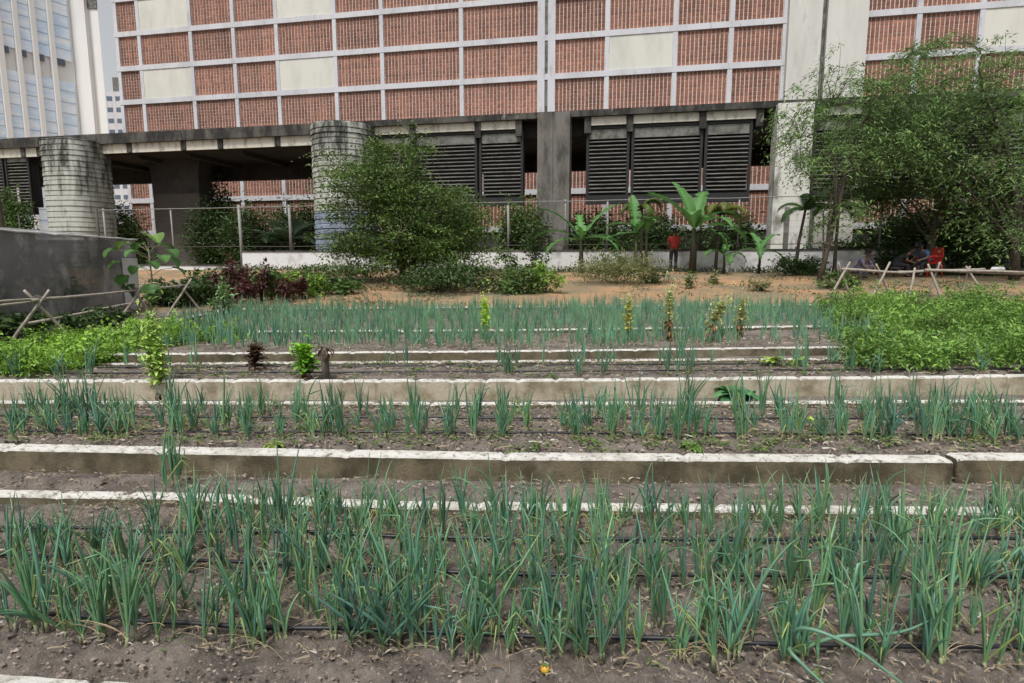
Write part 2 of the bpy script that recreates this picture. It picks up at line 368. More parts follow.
def onion_mesh(look, seed, low=False):
    rr = random.Random(seed*31+look); g = MB(); ptone = rr.uniform(0, .7)
    big = seed >= 10 and not low
    stems = {0: 3, 1: 4, 2: 4, 3: 4, 4: 3}[look]+rr.choice((-1, 0, 0, 1))+(1 if big else 0)
    if low: stems = 2
    for s in range(stems):
        bx, by = rr.uniform(-.06, .06)*(1.35 if big else 1), rr.uniform(-.04, .04)
        az0 = rr.random()*6.28; nl = rr.randint(3, 5)
        h = {0: .43, 1: .38, 2: .39, 3: .36, 4: .27}[look]*rr.uniform(.72, 1.1)
        sx, sy = rr.uniform(-.12, .12), rr.uniform(-.12, .12)
        bs_ = rr.uniform(.016, .032)
        g.tube([(bx, by, -.03), (bx, by, .012), (bx+sx*bs_, by+sy*bs_, bs_)], [.0062, .0068, .0062], 5, [(.30, .30, .2), (.30, .33, .19), (.20, .28, .12)])
        for k in range(nl):
            lean = {0: abs(rr.gauss(0, .13)), 1: abs(rr.gauss(.14, .26)), 2: abs(rr.gauss(.05, .2)), 3: abs(rr.gauss(.05, .2)), 4: abs(rr.gauss(.05, .2))}[look]
            fold = rr.uniform(.35, .65) if (look == 2 and rr.random() < .35) or rr.random() < .07 else None
            onion_leaf(g, rr, (bx+sx*bs_*.8, by+sy*bs_*.8, bs_*.8), az0+k*2.4+rr.uniform(-.5, .5), lean, h*rr.uniform(.4, 1.1), rr.uniform(.0028, .0058)*(1.25 if low else 1), tone=ptone+rr.uniform(0, .3),
                       fold=fold, seg=3 if low else 8, n=3 if low else 5)
        nd = (0 if low else {0: 1, 1: 1, 2: 1, 3: 2, 4: 1}[look])
        for k in range(nd):
            onion_leaf(g, rr, (bx, by, .015), rr.random()*6.28, rr.uniform(.3, 1.2), rr.uniform(.08, .22), .0036, dry=True, seg=6, n=4)
        if not low and rr.random() < .45:     # a pale yellow green lower leaf hanging over
            onion_leaf(g, rr, (bx, by, .03), rr.random()*6.28, rr.uniform(.2, .6), rr.uniform(.16, .28), .0036, fold=rr.uniform(.4, .6), tone=2.2)
    return g
ORD = ['first', 'second', 'third', 'fourth', 'fifth', 'sixth', 'seventh', 'eighth', 'ninth', 'tenth', 'eleventh', 'twelfth', 'thirteenth', 'fourteenth', 'fifteenth', 'sixteenth', 'seventeenth', 'eighteenth', 'nineteenth', 'twentieth']
ONI = {}
def onion_src(look, var):
    if (look, var) not in ONI:
        o = onion_mesh(look, var).build('spring_onion', M['onion'], smooth=True); ONI[(look, var)] = o.data
        bpy.data.objects.remove(o)
    return ONI[(look, var)]
N_ONION = 0
def onion_row(desc, ys, z, spots, scale=1.0, group=None):
    """spots: x positions; ys: line function"""
    global N_ONION
    items = []
    for x in sorted(spots):
        look = R.choices(range(5), [5, 3, 2, 2, 2])[0]
        items.append((x, look))
    cnt = {}
    for x, look in items:
        cnt[look] = cnt.get(look, 0)+1
        o = bpy.data.objects.new('spring_onion', onion_src(look, R.randint(0, 9)+(10 if 'second' in desc and 'bed' in desc else 0))); C.objects.link(o)
        o.location = (x, ys(x)+R.uniform(-.025, .025), z)
        o.rotation_euler = (R.uniform(-.1, .1), R.uniform(-.1, .1), R.uniform(0, 6.28))
        s = scale*R.uniform(.78, 1.14); o.scale = (s, s, s*R.uniform(.94, 1.06))
        tag(o, '%s %s spring onion from left, %s' % (ORD[cnt[look]-1], LOOKS[look], desc), 'spring onion', group or 'spring onions planted in rows')
        N_ONION += 1
def spread(x0, x1, step, gaps=(), p=1.0):
    out = []; x = x0
    while x < x1:
        if R.random() < p and not any(a < x < b for a, b in gaps): out.append(x+R.uniform(-.3, .3)*step)
        x += step*R.uniform(.8, 1.2)
    return out
LA, LB, LC = line(hA), line(hB), line(hC)
G1 = 'spring onions of the nearest bed'
onion_row('front row of nearest bed', lambda x: LA(x)-.055, -.015, spread(-1.95, 1.95, .125), 1.0, G1)
onion_row('row behind front hose, nearest bed', lambda x: LA(x)+.12, -.01, spread(-2.1, 2.12, .136), 1.0, G1)
onion_row('row before middle hose, nearest bed', lambda x: LB(x)-.10, -.01, spread(-2.45, 2.45, .142), .97, G1)
onion_row('row behind middle hose, nearest bed', lambda x: LB(x)+.09, -.01, spread(-2.6, 2.65, .152), .95, G1)
onion_row('row behind rear hose, nearest bed', lambda x: LC(x)+.05, -.01, spread(-2.0, 2.95, .15), .92, G1)
onion_row('last row by back kerb, nearest bed', lambda x: LC(x)+.23, -.01, spread(-1.6, 3.05, .17), .9, G1)
LD, LE = line(hD), line(hE)
def pxs(pairs, Y):
    out = []
    for a, b, n in pairs:
        for k in range(n): out.append((a+(b-a)*(k+.5)/n+R.uniform(-5, 5)-512)/F*Y)
    return out
G2 = 'spring onions of the second bed'
onion_row('front row of second bed', lambda x: LD(x)-.05, Z2-.015, pxs([(0, 120, 6), (150, 260, 3), (270, 350, 4), (370, 520, 5), (550, 640, 2), (640, 710, 5), (730, 810, 2), (815, 900, 4), (915, 1020, 6)], 4.6), 1.0, G2)
onion_row('middle row of second bed', lambda x: LD(x)+.17, Z2-.015, pxs([(0, 125, 6), (150, 260, 4), (280, 440, 5), (460, 540, 3), (550, 710, 6), (730, 820, 2), (830, 900, 3), (920, 1020, 4)], 4.85), 1.0, G2)
onion_row('back row of second bed', lambda x: LE(x)+.09, Z2-.015, pxs([(10, 130, 6), (160, 270, 5), (280, 430, 5), (450, 530, 4), (560, 700, 5), (730, 800, 3), (830, 1010, 7)], 5.2), .98, G2)
G3 = 'spring onions of the third bed'
L6a = line([(-5, 6.18), (5.6, 6.45)])
onion_row('front row of third bed', lambda x: L6a(x)-.06, Z3-.02, pxs([(10, 110, 3), (500, 520, 1), (570, 580, 1), (595, 615, 1), (670, 695, 2), (790, 820, 1), (850, 890, 2), (985, 1010, 1)], 6.3), .95, G3)
BACK3 = [(x, L6a(x)+.5) for x in pxs([(120, 200, 4), (240, 262, 1), (375, 420, 2), (500, 520, 2), (540, 625, 5), (660, 720, 4), (780, 980, 14)], 6.85)]
o = bpy.data.objects.new('spring_onion', onion_src(1, 3)); C.objects.link(o)
P_ = atz(150, 500, -.01); o.location = (P_[0], 3.86, -.012); o.scale = (1.3,)*3; o.rotation_euler = (0, 0, 1.2)
tag(o, 'lone spring onion growing in the narrow path before the second bed', 'spring onion', G1)

def arched_onion():
    g = MB(); rr = random.Random(77)
    for k in range(5): onion_leaf(g, rr, (rr.uniform(-.03, .03), 0, .01), rr.random()*6.28, abs(rr.gauss(.05, .12)), rr.uniform(.2, .36), .006, seg=8)
    for pts in (((0, 0, .02), (-.06, -.04, .14), (-.02, -.10, .19), (.10, -.16, .16), (.22, -.22, .08), (.30, -.27, .02)), ((0, .01, .02), (.10, -.02, .10), (.22, -.04, .12), (.36, -.03, .12), (.50, .0, .16)), ((0, 0, .02), (-.10, -.08, .10), (-.04, -.14, .05), (.02, -.2, .01))):
        P = [np.array(p) for p in pts]; Q = [P[0]]
        for i in range(len(P)-1):
            for f in (.33, .66, 1): Q.append(P[i]*(1-f)+P[i+1]*f)
        Q = [Q[0]]+[(Q[i-1]+Q[i]+Q[i+1])/3 for i in range(1, len(Q)-1)]+[Q[-1]]; n = len(Q)
        g.tube(Q, [.0075*(1-(i/n)**2.5)+.001 for i in range(n)], 6, [mixc((.2, .3, .13), (.13, .27, .17), min(1, i/3)) for i in range(n)], cap=False)
    o = g.build('spring_onion', M['onion'], smooth=True); p = atz(800, 655, 0); o.location = (p[0], p[1], -.01)
    tag(o, 'spring onion with very long leaves arched over the bare front soil', 'spring onion', G1)
arched_onion()
def onion_mass():
    g = MB()
    bank = [onion_mesh(R.choice([0, 0, 1, 4, 2]), 100+i, low=True) for i in range(14)]
    banks = [(np.array(b.v), b.f, b.c) for b in bank]
    def put(x, y, z, s):
        v, f, c = R.choice(banks); a = R.uniform(0, 6.28); co, si = math.cos(a)*s, math.sin(a)*s
        V = np.stack([v[:, 0]*co-v[:, 1]*si+x, v[:, 0]*si+v[:, 1]*co+y, v[:, 2]*s*R.uniform(.9, 1.15)+z], 1)
        k = R.uniform(.8, 1.25)
        g.add(V, f, [(min(1, q[0]*k*1.1), q[1]*k*1.1, q[2]*k*1.3) for q in c])
    for ln, off, z, xe, sc_ in ((LA, -.055, 0, 2.05, .95), (LA, .12, 0, 2.25, .95), (LB, -.1, 0, 2.6, .92), (LB, .09, 0, 2.75, .92), (LC, .05, 0, 3.1, .9), (LC, .23, 0, 3.2, .9), (LD, -.05, Z2, 4.1, .92), (LD, .17, Z2, 4.3, .92), (LE, .09, Z2, 4.6, .92)):
        for sg in (-1, 1):
            for k in range(16): x = sg*(xe+.05+k*.15+R.uniform(-.04, .04)); put(x, ln(x)+off+R.uniform(-.02, .02), z-.01, sc_*R.uniform(.7, 1.1))
    for x, y in BACK3: put(x, y, Z3-.02, R.uniform(.8, 1.0))
    y = 7.62
    while y < 14.2:
        step = .10 if y < 9 else .13
        x = -5.9
        while x < 9:
            lim = 3.9+(y-6.3)*.42
            yy = y+R.uniform(-.04, .04)
            if yy > K7(x)+.2 and yy < K8(x)-.1 and x < lim+.5 and not (x < -4.7 and yy < 9.3) and not (K7b(x)-.1 < yy < K7b(x)+.18):
                dens = .92
                if yy < K7(x)+.5 : dens = .55 
                if nz(x*.8, yy*.9, 3) > .30: dens *= .4
                if 3.1 < x < 4.4 and yy < 9.5: dens *= .25
                if R.random() < dens: put(x+R.uniform(-.04, .04), yy, Z4-.03, R.uniform(.7, .98))
            x += .105*R.uniform(.8, 1.2)
        y += .26 if y < 9 else .30
    tag(g.build('onion_rows', M['onion'], smooth=True), 'blue green spring onions massed in the far bed and along the outer row ends', 'onions', kind='stuff')
onion_mass()

# ------------------------------------------------------------------ soil clods, litter, weeds
def scatter_points(n, x0, x1, front, back):
    return [(x, front(x)+(back(x)-front(x))*R.random()) for x in (R.uniform(x0, x1) for _ in range(n))]
def clods():
    g = MB()
    for n, x0, x1, fr, bk, z, s0, s1 in ((15000, -2.6, 2.6, lambda x: K1(x)+.16, lambda x: K2(x)-.02, -.026, .0025, .013), (4500, -4.4, 4.4, lambda x: K3(x)+.2, lambda x: K4(x)-.03, Z2-.022, .006, .022), (700, -5, 5, lambda x: K5(x)+.14, lambda x: K6(x)-.02, Z3-.02, .008, .026),
                                         (500, -3.5, 3.6, lambda x: K2(x)+.15, lambda x: K3(x)-.02, -.012, .006, .02)):
        for x, y in scatter_points(n, x0, x1, fr, bk):
            s = s0+(s1-s0)*R.random()**2.5; vs = []
            for d in ((1, 0, 0), (-1, 0, 0), (0, 1, 0), (0, -1, 0), (0, 0, 1), (0, 0, -1)):
                k = s*R.uniform(.6, 1.2); vs.append((x+d[0]*k+R.uniform(-.3, .3)*s, y+d[1]*k+R.uniform(-.3, .3)*s, z+s*.4+d[2]*k*.75))
            kc = R.uniform(.5, 1.6)**1.5; g.add(vs, [(0, 2, 4), (2, 1, 4), (1, 3, 4), (3, 0, 4), (2, 0, 5), (1, 2, 5), (3, 1, 5), (0, 3, 5)], (.17*kc, .14*kc, .118*kc))
    for fn, zt, wd_, x0, x1, n, sm in ((K2, Z1, .1, -3.6, 3.6, 420, .007), (K3, Z2, .14, -4.4, 4.4, 520, .008), (K4, Z2, .085, -5, 5, 220, .008), (K5, Z3, .1, -5.5, 5.5, 260, .010), (K6, Z3, .07, -5, 5, 160, .011), (K7, Z4, .07, -4.8, 5, 160, .012)):
        for _ in range(n):
            x = R.uniform(x0, x1)
            if nz(x*1.7, zt*10) < -.15 and R.random() < .7: continue
            y = fn(x)+wd_*(.08+.84*R.random()**.6); s = sm*R.uniform(.3, 1.3); kc = R.uniform(.5, 1.2)
            g.add([(x+s*R.uniform(.6, 1.6), y, zt), (x, y+s, zt), (x-s*R.uniform(.6, 1.6), y, zt), (x, y-s, zt), (x, y, zt+.002+s*.6)], [(0, 1, 4), (1, 2, 4), (2, 3, 4), (3, 0, 4)], (.17*kc, .14*kc, .118*kc))
    tag(g.build('soil_clods', M['clod']), 'loose clods of grey brown soil on the beds', 'soil', kind='stuff')
clods()
def litter():
    g = MB()
    for n, x0, x1, fr, bk, z, big in ((4200, -2.8, 2.8, lambda x: K1(x)+.3, K2, -.006, .65), (2600, -4.2, 4.2, lambda x: K3(x)+.2, K4, Z2-.005, 1.15), (1300, -5.4, 5.4, lambda x: K5(x)+.12, K6, Z3, 1.1), (1200, -5.5, 5.5, lambda x: K7(x)+.12, lambda x: K7(x)+1.5, Z4-.01, 1.3), (420, -3.8, 3.8, lambda x: K2(x)+.15, K3, -.005, .9)):
        for x, y in scatter_points(n, x0, x1, fr, bk):
            L_ = R.uniform(.02, .11)*big; a = R.uniform(0, 6.28); wv = R.uniform(.0008, .0026)*big; P = []
            c = mixc((.40, .34, .25), (.20, .145, .095), R.random())
            if R.random() < .07: c = (.55, .52, .45)
            cu = R.uniform(-1.4, 1.4)
            px, py = x, y
            for k in range(4):
                P += [(px-math.sin(a)*wv, py+math.cos(a)*wv, z+.008+.016*math.sin(k*1.1)*R.random()), (px+math.sin(a)*wv, py-math.cos(a)*wv, z+.01+.012*R.random())]
                a += cu*.3; px += math.cos(a)*L_/3; py += math.sin(a)*L_/3
            g.add(P, [(0, 1, 3, 2), (2, 3, 5, 4), (4, 5, 7, 6)], c)
    tag(g.build('dry_litter', M['litter']), 'scattered straw and dead onion leaves on the beds', 'litter', kind='stuff')
litter()

def leafcloud(g, cen, size, aspect, cola, colb, tilt=.8, fold=.25, droop=0.0, sizevar=.4, az=None):
    """cen: (n,3) leaf positions -> one small folded leaf each"""
    n = len(cen); az = NR.uniform(0, 2*np.pi, n) if az is None else az; el = NR.normal(-droop, tilt*.6, n)
    d = np.stack([np.cos(az)*np.cos(el), np.sin(az)*np.cos(el), np.sin(el)], 1)
    up = NR.normal(0, .45, (n, 3))+np.array((0, 0, 1.0)); s = np.cross(d, up); s /= np.linalg.norm(s, axis=1)[:, None]+1e-9
    u = np.cross(s, d); L_ = size*(1+NR.uniform(-sizevar, sizevar, n))[:, None]; W = L_*aspect*.5
    a = cen; m = cen+d*L_*.45; t = cen+d*L_-u*L_*.1; l = m+s*W+u*W*fold; r = m-s*W+u*W*fold
    V = np.stack([a, r, t, l], 1).reshape(-1, 3)
    k = NR.random(n)[:, None]; col = np.array(cola)*(1-k)+np.array(colb)*k
    b = len(g.v); g.v += [tuple(x) for x in V.tolist()]; g.c += [tuple(x) for x in np.repeat(col, 4, 0).tolist()]
    g.f += [[b+4*i, b+4*i+1, b+4*i+2, b+4*i+3] for i in range(n)]; g.m += [0]*n

def weeds():
    g = MB()
    for n, x0, x1, fr, bk, z, s in ((190, -4.4, 4.4, lambda x: K3(x)+.2, lambda x: K3(x)+.75, Z2, .03), (40, -4.5, 4.5, lambda x: K3(x)+.7, K4, Z2, .026), (150, -5, 5, lambda x: K5(x)+.15, K6, Z3, .03), (25, -2.2, 2.2, lambda x: K1(x)+.3, K2, 0, .02)):
        for x, y in scatter_points(n, x0, x1, fr, bk):
            k = R.randint(8, 26); sp_ = R.uniform(.02, .07)
            cen = np.stack([NR.normal(x, sp_, k), NR.normal(y, sp_*.8, k), z+np.abs(NR.normal(.006, .014, k))], 1)
            leafcloud(g, cen, s, .6, (.07, .14, .035), (.16, .22, .06), tilt=.5)
    # grassy fringe at the wall and on the mound
    for k in range(700):
        x = R.uniform(-14, 20); y = 26.6-x*.2035-R.uniform(.05, 1.0)**1.0
        z = ground_z(x, y); q = 12
        cen = np.stack([NR.normal(x, .15, q), NR.normal(y, .15, q), z+np.abs(NR.normal(.02, .09, q))], 1)
        leafcloud(g, cen, .14, .25, (.045, .075, .025), (.12, .13, .06), tilt=1.3)
    for k in range(1500):
        x = R.uniform(-10, 15) if k % 3 else R.uniform(-10, -2); y = R.uniform(K8(x)+.2, 24.5-max(x, 0)*.2)
        if nz(x*.35, y*.35, 8) < (.03 if x > -1.5 else -.3): continue
        z = ground_z(x, y); q = 10
        cen = np.stack([NR.normal(x, .14, q), NR.normal(y, .14, q), z+np.abs(NR.normal(.0, .05, q))], 1)
        leafcloud(g, cen, .10, .3, (.045, .08, .025), (.17, .16, .07), tilt=1.1)
    tag(g.build('weeds', M['leaf']), 'low weeds and tufts on the beds and mound', 'weeds', kind='stuff')
weeds()

def herb_patch(label, poly, n, z0, hgt, cola, colb, size=.055, sp_=.2):
    """a bed of separate bushy herb plants: every plant a mound of fine leaves on thin stems, dark gaps between"""
    g = MB(); xs = [p[0] for p in poly]; cen = []; tries = 0
    while tries < 9000:
        tries += 1
        x = R.uniform(xs[0], xs[-1]); y0 = np.interp(x, xs, [p[1] for p in poly]); y1 = np.interp(x, xs, [p[2] for p in poly])
        y = y0+(y1-y0)*R.random() if R.random() < (y1-y0)/max(p[2]-p[1] for p in poly) else None
        if y is None: continue
        if min(x-xs[0], xs[-1]-x, y-y0, y1-y) < .35 and R.random() < .45: continue
        if all((x-c[0])**2+(y-c[1])**2 > (sp_*R.uniform(.8, 1.4))**2 for c in cen): cen.append((x, y))
    m = n//len(cen)
    for x, y in cen:
        q = .75+.7*fbm(x*.9, y*.9, 5, 3); h = hgt*max(.45, q)*R.uniform(.6, 1.45); rad = sp_*R.uniform(.6, .95); k = R.uniform(.6, 1.3)
        d = NR.normal(0, 1, (m, 3)); d /= np.linalg.norm(d, axis=1)[:, None]; d[:, 2] = np.abs(d[:, 2]); rr_ = NR.uniform(.55, 1.08, (m, 1))
        P = d*rr_*np.array((rad, rad, h)); P += np.array((x, y, z0)); P[:, 2] = np.maximum(P[:, 2], z0+.02)
        leafcloud(g, P, size, .36, np.array(cola)*k, np.array(colb)*k, tilt=1.1)
        for _ in range(3):
            a = R.random()*6.28; e = np.array((x+math.cos(a)*rad*.9, y+math.sin(a)*rad*.9, z0+h*R.uniform(.8, 1.25)))
            g.tube([(x, y, z0-.04), ((x*2+e[0])/3, (y*2+e[1])/3, z0+h*.5), e], .003, 3, (.09, .17, .05), cap=False)
            leafcloud(g, e+NR.normal(0, .035, (9, 3)), size, .6, np.array(cola)*k*1.1, np.array(colb)*k*1.1, tilt=.9)
    return tag(g.build('parsley_patch', M['leaf']), label, 'herbs', kind='stuff')
herb_patch('bright green parsley filling the left end of the third bed', [(-6.4, 6.1, 9.0), (-5.6, 6.1, 9.0), (-5.0, 6.15, 9.2), (-4.5, 7.6, 9.2), (-3.9, 8.5, 9.1)], 44000, Z3, .27, (.10, .23, .028), (.31, .50, .07), .055, .2)
herb_patch('bright green parsley bank filling the right end of the beds', [(3.9, 6.3, 6.6), (4.4, 6.35, 7.6), (5.2, 6.4, 9.6), (6.0, 6.5, 11.6), (6.9, 6.8, 13.4), (8, 7, 13.9), (10.8, 8, 13.9)], 115000, Z4-.05, .46, (.07, .175, .028), (.25, .40, .08), .060, .40)

# ------------------------------------------------------------------ brick building
def facade_building():
    D0 = 40.0; t = thing('brick_building', 'long building with red brick screens in a grid of white bands', 'building', tuple(bp(0, D0, 1.0)))
    base = np.array(t.location)
    ax = np.array(((ca, -sa, 0), (sa, ca, 0), (0, 0, 1.0)))     # along, into, up
    def L(s, d, z): return ax[0]*s+ax[1]*d+np.array((0, 0, z))-np.array((0, 0, base[2]))
    S0, S1, ZT = -29.2, 46.0, 26.9
    g = MB(); g.box(L((S0+S1)/2, 7.28, (ZT+.6)/2), (S1-S0, 14.4, ZT-.6), ax)
    g.build('wall', M['mortar'], t)
    zr = [3.5, 5.85, 8.2, 10.55, 12.88, 15.2, 17.55, 19.9, 22.25, 24.6]
    for z in zr+[26.8]:
        g = MB(); g.box(L((S0+S1)/2, .07, z), (S1-S0+.1, .28, .34), ax); g.build('floor_band', M['facade'], t)
    g = MB(); g.box(L((S0+S1)/2, .16, 2.15), (S1-S0, .24, 2.3), ax); g.build('plinth', M['concrete_dark'], t)
    ms = [-29.2, -27.2, -23.02, -19.64, -16.36, -12.08, -8.74, -3.32, 2.2, 5.95, 9.98, 13.16, 16.12, 20.29, 23.07, 26.16, 30.1, 33.4, 36.6]
    for i, s in enumerate(ms):
        if i == 8:
            for q in (-.33, .33):
                g = MB(); g.box(L(s+q, .03, (ZT+3.5)/2), (.46, .26, ZT-3.5), ax); g.build('mullion', M['facade'], t)
            g = MB(); g.box(L(s, .07, (ZT+3.5)/2), (.21, .2, ZT-3.5), ax); g.build('dark_joint', M['plate'], t)
            continue
        g = MB(); g.box(L(s+(.15 if i == 0 else 0), .07, (ZT+3.5)/2), (.27, .24, ZT-3.5), ax); g.build('mullion', M['facade'], t)
    # wide bare pilaster strip
    g = MB(); g.box(L(17.05, -.14, (ZT+1)/2), (1.75, .9, ZT-1), ax); g.box(L(19.25, -.14, (ZT+1)/2), (2.1, .9, ZT-1), ax); g.build('pilaster', M['pilaster'], t)
    g = MB(); g.box(L(18.07, -.02, (ZT+1)/2), (.13, .5, ZT-1), ax); g.build('pilaster_joint', M['plate'], t)
    blanks = {(1, 12.88), (1, 17.55), (4, 12.88), (4, 17.55), (9, 12.88), (15, 12.88)}
    rr = random.Random(3)
    for ri, z0 in enumerate(zr):
        if z0 in (8.2, 22.25, 24.6): continue
        z1 = zr[ri+1]
        for i in range(len(ms)-1):
            if i == 12 or i == 17 or (z0 == 19.9 and i > 3): continue
            a, b = ms[i]+(.56 if i == 8 else .15 if i else .30), ms[i+1]-(.56 if i+1 == 8 else .15)
            za, zb = z0+.18, z1-.18
            g = MB()
            if (i, z0) in blanks:
                g.box(L((a+b)/2, .1, (za+zb)/2), (b-a+.02, .25, zb-za+.02), ax); g.build('blank_panel', M['blank'], t); continue
            ny = 9; nx = max(3, round((b-a)/.235)); dw, dh = (b-a)/nx, (zb-za)/ny
            tone = rr.uniform(.8, 1.18)
            rowk = [rr.uniform(.85, 1.12) for _ in range(ny)]; colk = [rr.uniform(.82, 1.15) for _ in range(nx)]
            for r in range(ny):
                for c in range(nx):
                    k = tone*rr.uniform(.8, 1.2)*rowk[r]*colk[c]
                    col = (.26*k, .112*k, .072*k)
                    x0, x1 = a+dw*c+.026, a+dw*(c+1)-.026; y0, y1 = za+dh*r+.022, za+dh*(r+1)-.022
                    dd = .058-rr.uniform(.0, .012)
                    v = [L(x0, dd, y0), L(x1, dd, y0), L(x1, dd, y1), L(x0, dd, y1), L(x0, .085, y0), L(x1, .085, y0), L(x1, .085, y1), L(x0, .085, y1)]
                    g.add(v, [(0, 1, 2, 3), (4, 5, 1, 0), (5, 6, 2, 1), (6, 7, 3, 2), (7, 4, 0, 3)], col)
            g.build('brick_screen', M['brick'], t)
facade_building()

# ------------------------------------------------------------------ pavilion in front of it
AX = np.array(((ca, -sa, 0), (sa, ca, 0), (0, 0, 1.0)))
def pavilion():
    D = 30.0; t = thing('concrete_pavilion', 'dark stained flat roofed pavilion with black louvres before the brick building', 'building', tuple(bp(0, D, 1.0)))
    def L(s, d, z): return AX[0]*s+AX[1]*d+np.array((0, 0, z-1.0))
    S0, S1 = -38.0, 30.0
    g = MB(); g.box(L((S0+S1)/2, 2.9, 8.27), (S1-S0, 6.3, .28), AX); 
    # ragged stained upstand on the roof edge
    g.build('roof', M['concrete_dark'], t)
    g = MB(); g.box(L((S0-9.2)/2, .0, 8.0), (-9.2-S0, .5, .256), AX); g.build('fascia_beam', M['concrete_dark'], t)
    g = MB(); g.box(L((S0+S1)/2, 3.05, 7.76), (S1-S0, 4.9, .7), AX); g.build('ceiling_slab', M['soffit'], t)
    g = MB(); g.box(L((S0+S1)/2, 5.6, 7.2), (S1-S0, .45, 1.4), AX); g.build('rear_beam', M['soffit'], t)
    # cream infill panels between ribs
    def s_at(px, py=125, d=30): return bs(px, py, d)[0]
    ribs = [s_at(x, 150-.052*x) for x in (-60, 24, 40, 130, 184, 221, 278, 316, 372, 413, 478, 519, 588, 630, 703, 760, 818, 866, 910, 960)]
    for i in range(len(ribs)-1):
        a, b = ribs[i]+.16, ribs[i+1]-.16
        if b-a < .3: continue
        mid = (a+b)/2
        if s_at(519) < mid < s_at(588): continue
        if s_at(765) < mid < s_at(812): continue
        g = MB(); zl, zh = (7.38, 7.87) if mid < -9.2 else (7.74, 8.125); g.box(L(mid, .0, (zl+zh)/2), (b-a, .12, zh-zl), AX); g.build('cream_panel', M['cream'], t)
    for s in ribs:
        g = MB(); g.box(L(s, .06, 7.76), (.30, .36, .74), AX); g.build('rib', M['concrete_dark'], t)
    # louvre screens
    def lou(pa, pb, zt=7.70, zb=4.55, d=.10):
        a, b = s_at(pa, 165), s_at(pb, 165)
        g = MB(); g.box(L((a+b)/2, d, zt-.05), (b-a, .14, .10), AX)
        for s in (a+.06, b-.06): g.box(L(s, d, (zt-.1+zb)/2), (.12, .14, zt-.1-zb), AX)
        g.box(L((a+b)/2, d+.1, zb-.2), (b-a, .34, .40), AX)
        fr = g.build('louvre_screen', M['frame_dark'], t)
        g = MB(); g.box(L((a+b)/2, d+.01, zt-.34), (b-a-.26, .05, .44), AX); g.build('top_plate', M['plate'], fr)
        g = MB(); z = zt-.68
        tl = math.radians(24); ax = np.array((AX[0], AX[1]*math.cos(tl)+AX[2]*math.sin(tl), -AX[1]*math.sin(tl)+AX[2]*math.cos(tl)))
        while z > zb+.05:
            g.box(L((a+b)/2, d+.02, z), (b-a-.26, .13, .03), ax); z -= .178
        g.build('slats', M['slat'], fr)
        g = MB(); g.box(L((a+b)/2, d+.62, (zt+zb)/2), (b-a-.1, .05, zt-zb-.1), AX); g.build('gap_shade', M['frame_dark'], fr)  # added black sheet, paints the shade seen between the slats
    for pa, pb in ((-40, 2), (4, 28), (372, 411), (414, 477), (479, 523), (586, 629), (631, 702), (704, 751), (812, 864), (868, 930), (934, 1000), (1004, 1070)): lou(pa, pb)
    # grey twin pier
    a, b = s_at(539, 180), s_at(571, 180); w_ = (b-a)
    for q, wd in ((a+w_*.24, w_*.46), (b-w_*.24, w_*.46)):
        g = MB(); g.box(L(q, -.20, 4.65), (wd, .9, 7.3), AX); g.build('grey_pier', M['pier'], t)
    g = MB(); g.box(L((a+b)/2, -.18, 4.6), (w_*.10, .86, 7.2), AX); g.build('pier_joint', M['pier'], t)
    # white mouldy pier
    a, b = s_at(771, 180), s_at(806, 180)
    g = MB(); g.box(L((a+b)/2, -.1, 4.6), (b-a, 1.1, 7.2), AX); pr = g.build('white_pier', M['pier_white'], t)
    g = MB(); g.box(L(a+(b-a)*.42, -.655, 2.4), (.22, .05, 2.8), AX); g.build('groove_strip', M['plate'], pr)  # grey strip laid on the pier face to draw its dark groove
    # massive brown pier with spreading head, under the open left half
    sc_ = bs(175, 225, 33.0)[0]; wd = bs(197, 225, 33.0)[0]-bs(152, 225, 33.0)[0]
    g = MB(); g.box(L(sc_, 3.0, 3.2), (wd, 1.0, 4.4), AX); g.build('brown_pier', M['brownpier'], t)
    g = MB(); v = []
    for z, k in ((5.4, 1.0), (6.6, 1.02), (7.42, 1.14)):
        for i, j in ((-1, -1), (1, -1), (1, 1), (-1, 1)): v.append(L(sc_+i*wd/2*k, 3.0+j*.5*min(k, 1.6), z))
    g.add(v, [(r*4+i, r*4+(i+1) % 4, r*4+4+(i+1) % 4, r*4+4+i) for r in (0, 1) for i in range(4)]); g.build('pier_head', M['soffit'], t)  # darker than the shaft: shade under the roof put into its colour
    # ceiling ribs seen from below
    for s in np.arange(S0+3, -12, 3.3):
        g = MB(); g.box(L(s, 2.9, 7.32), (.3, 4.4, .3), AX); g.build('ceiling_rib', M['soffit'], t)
pavilion()

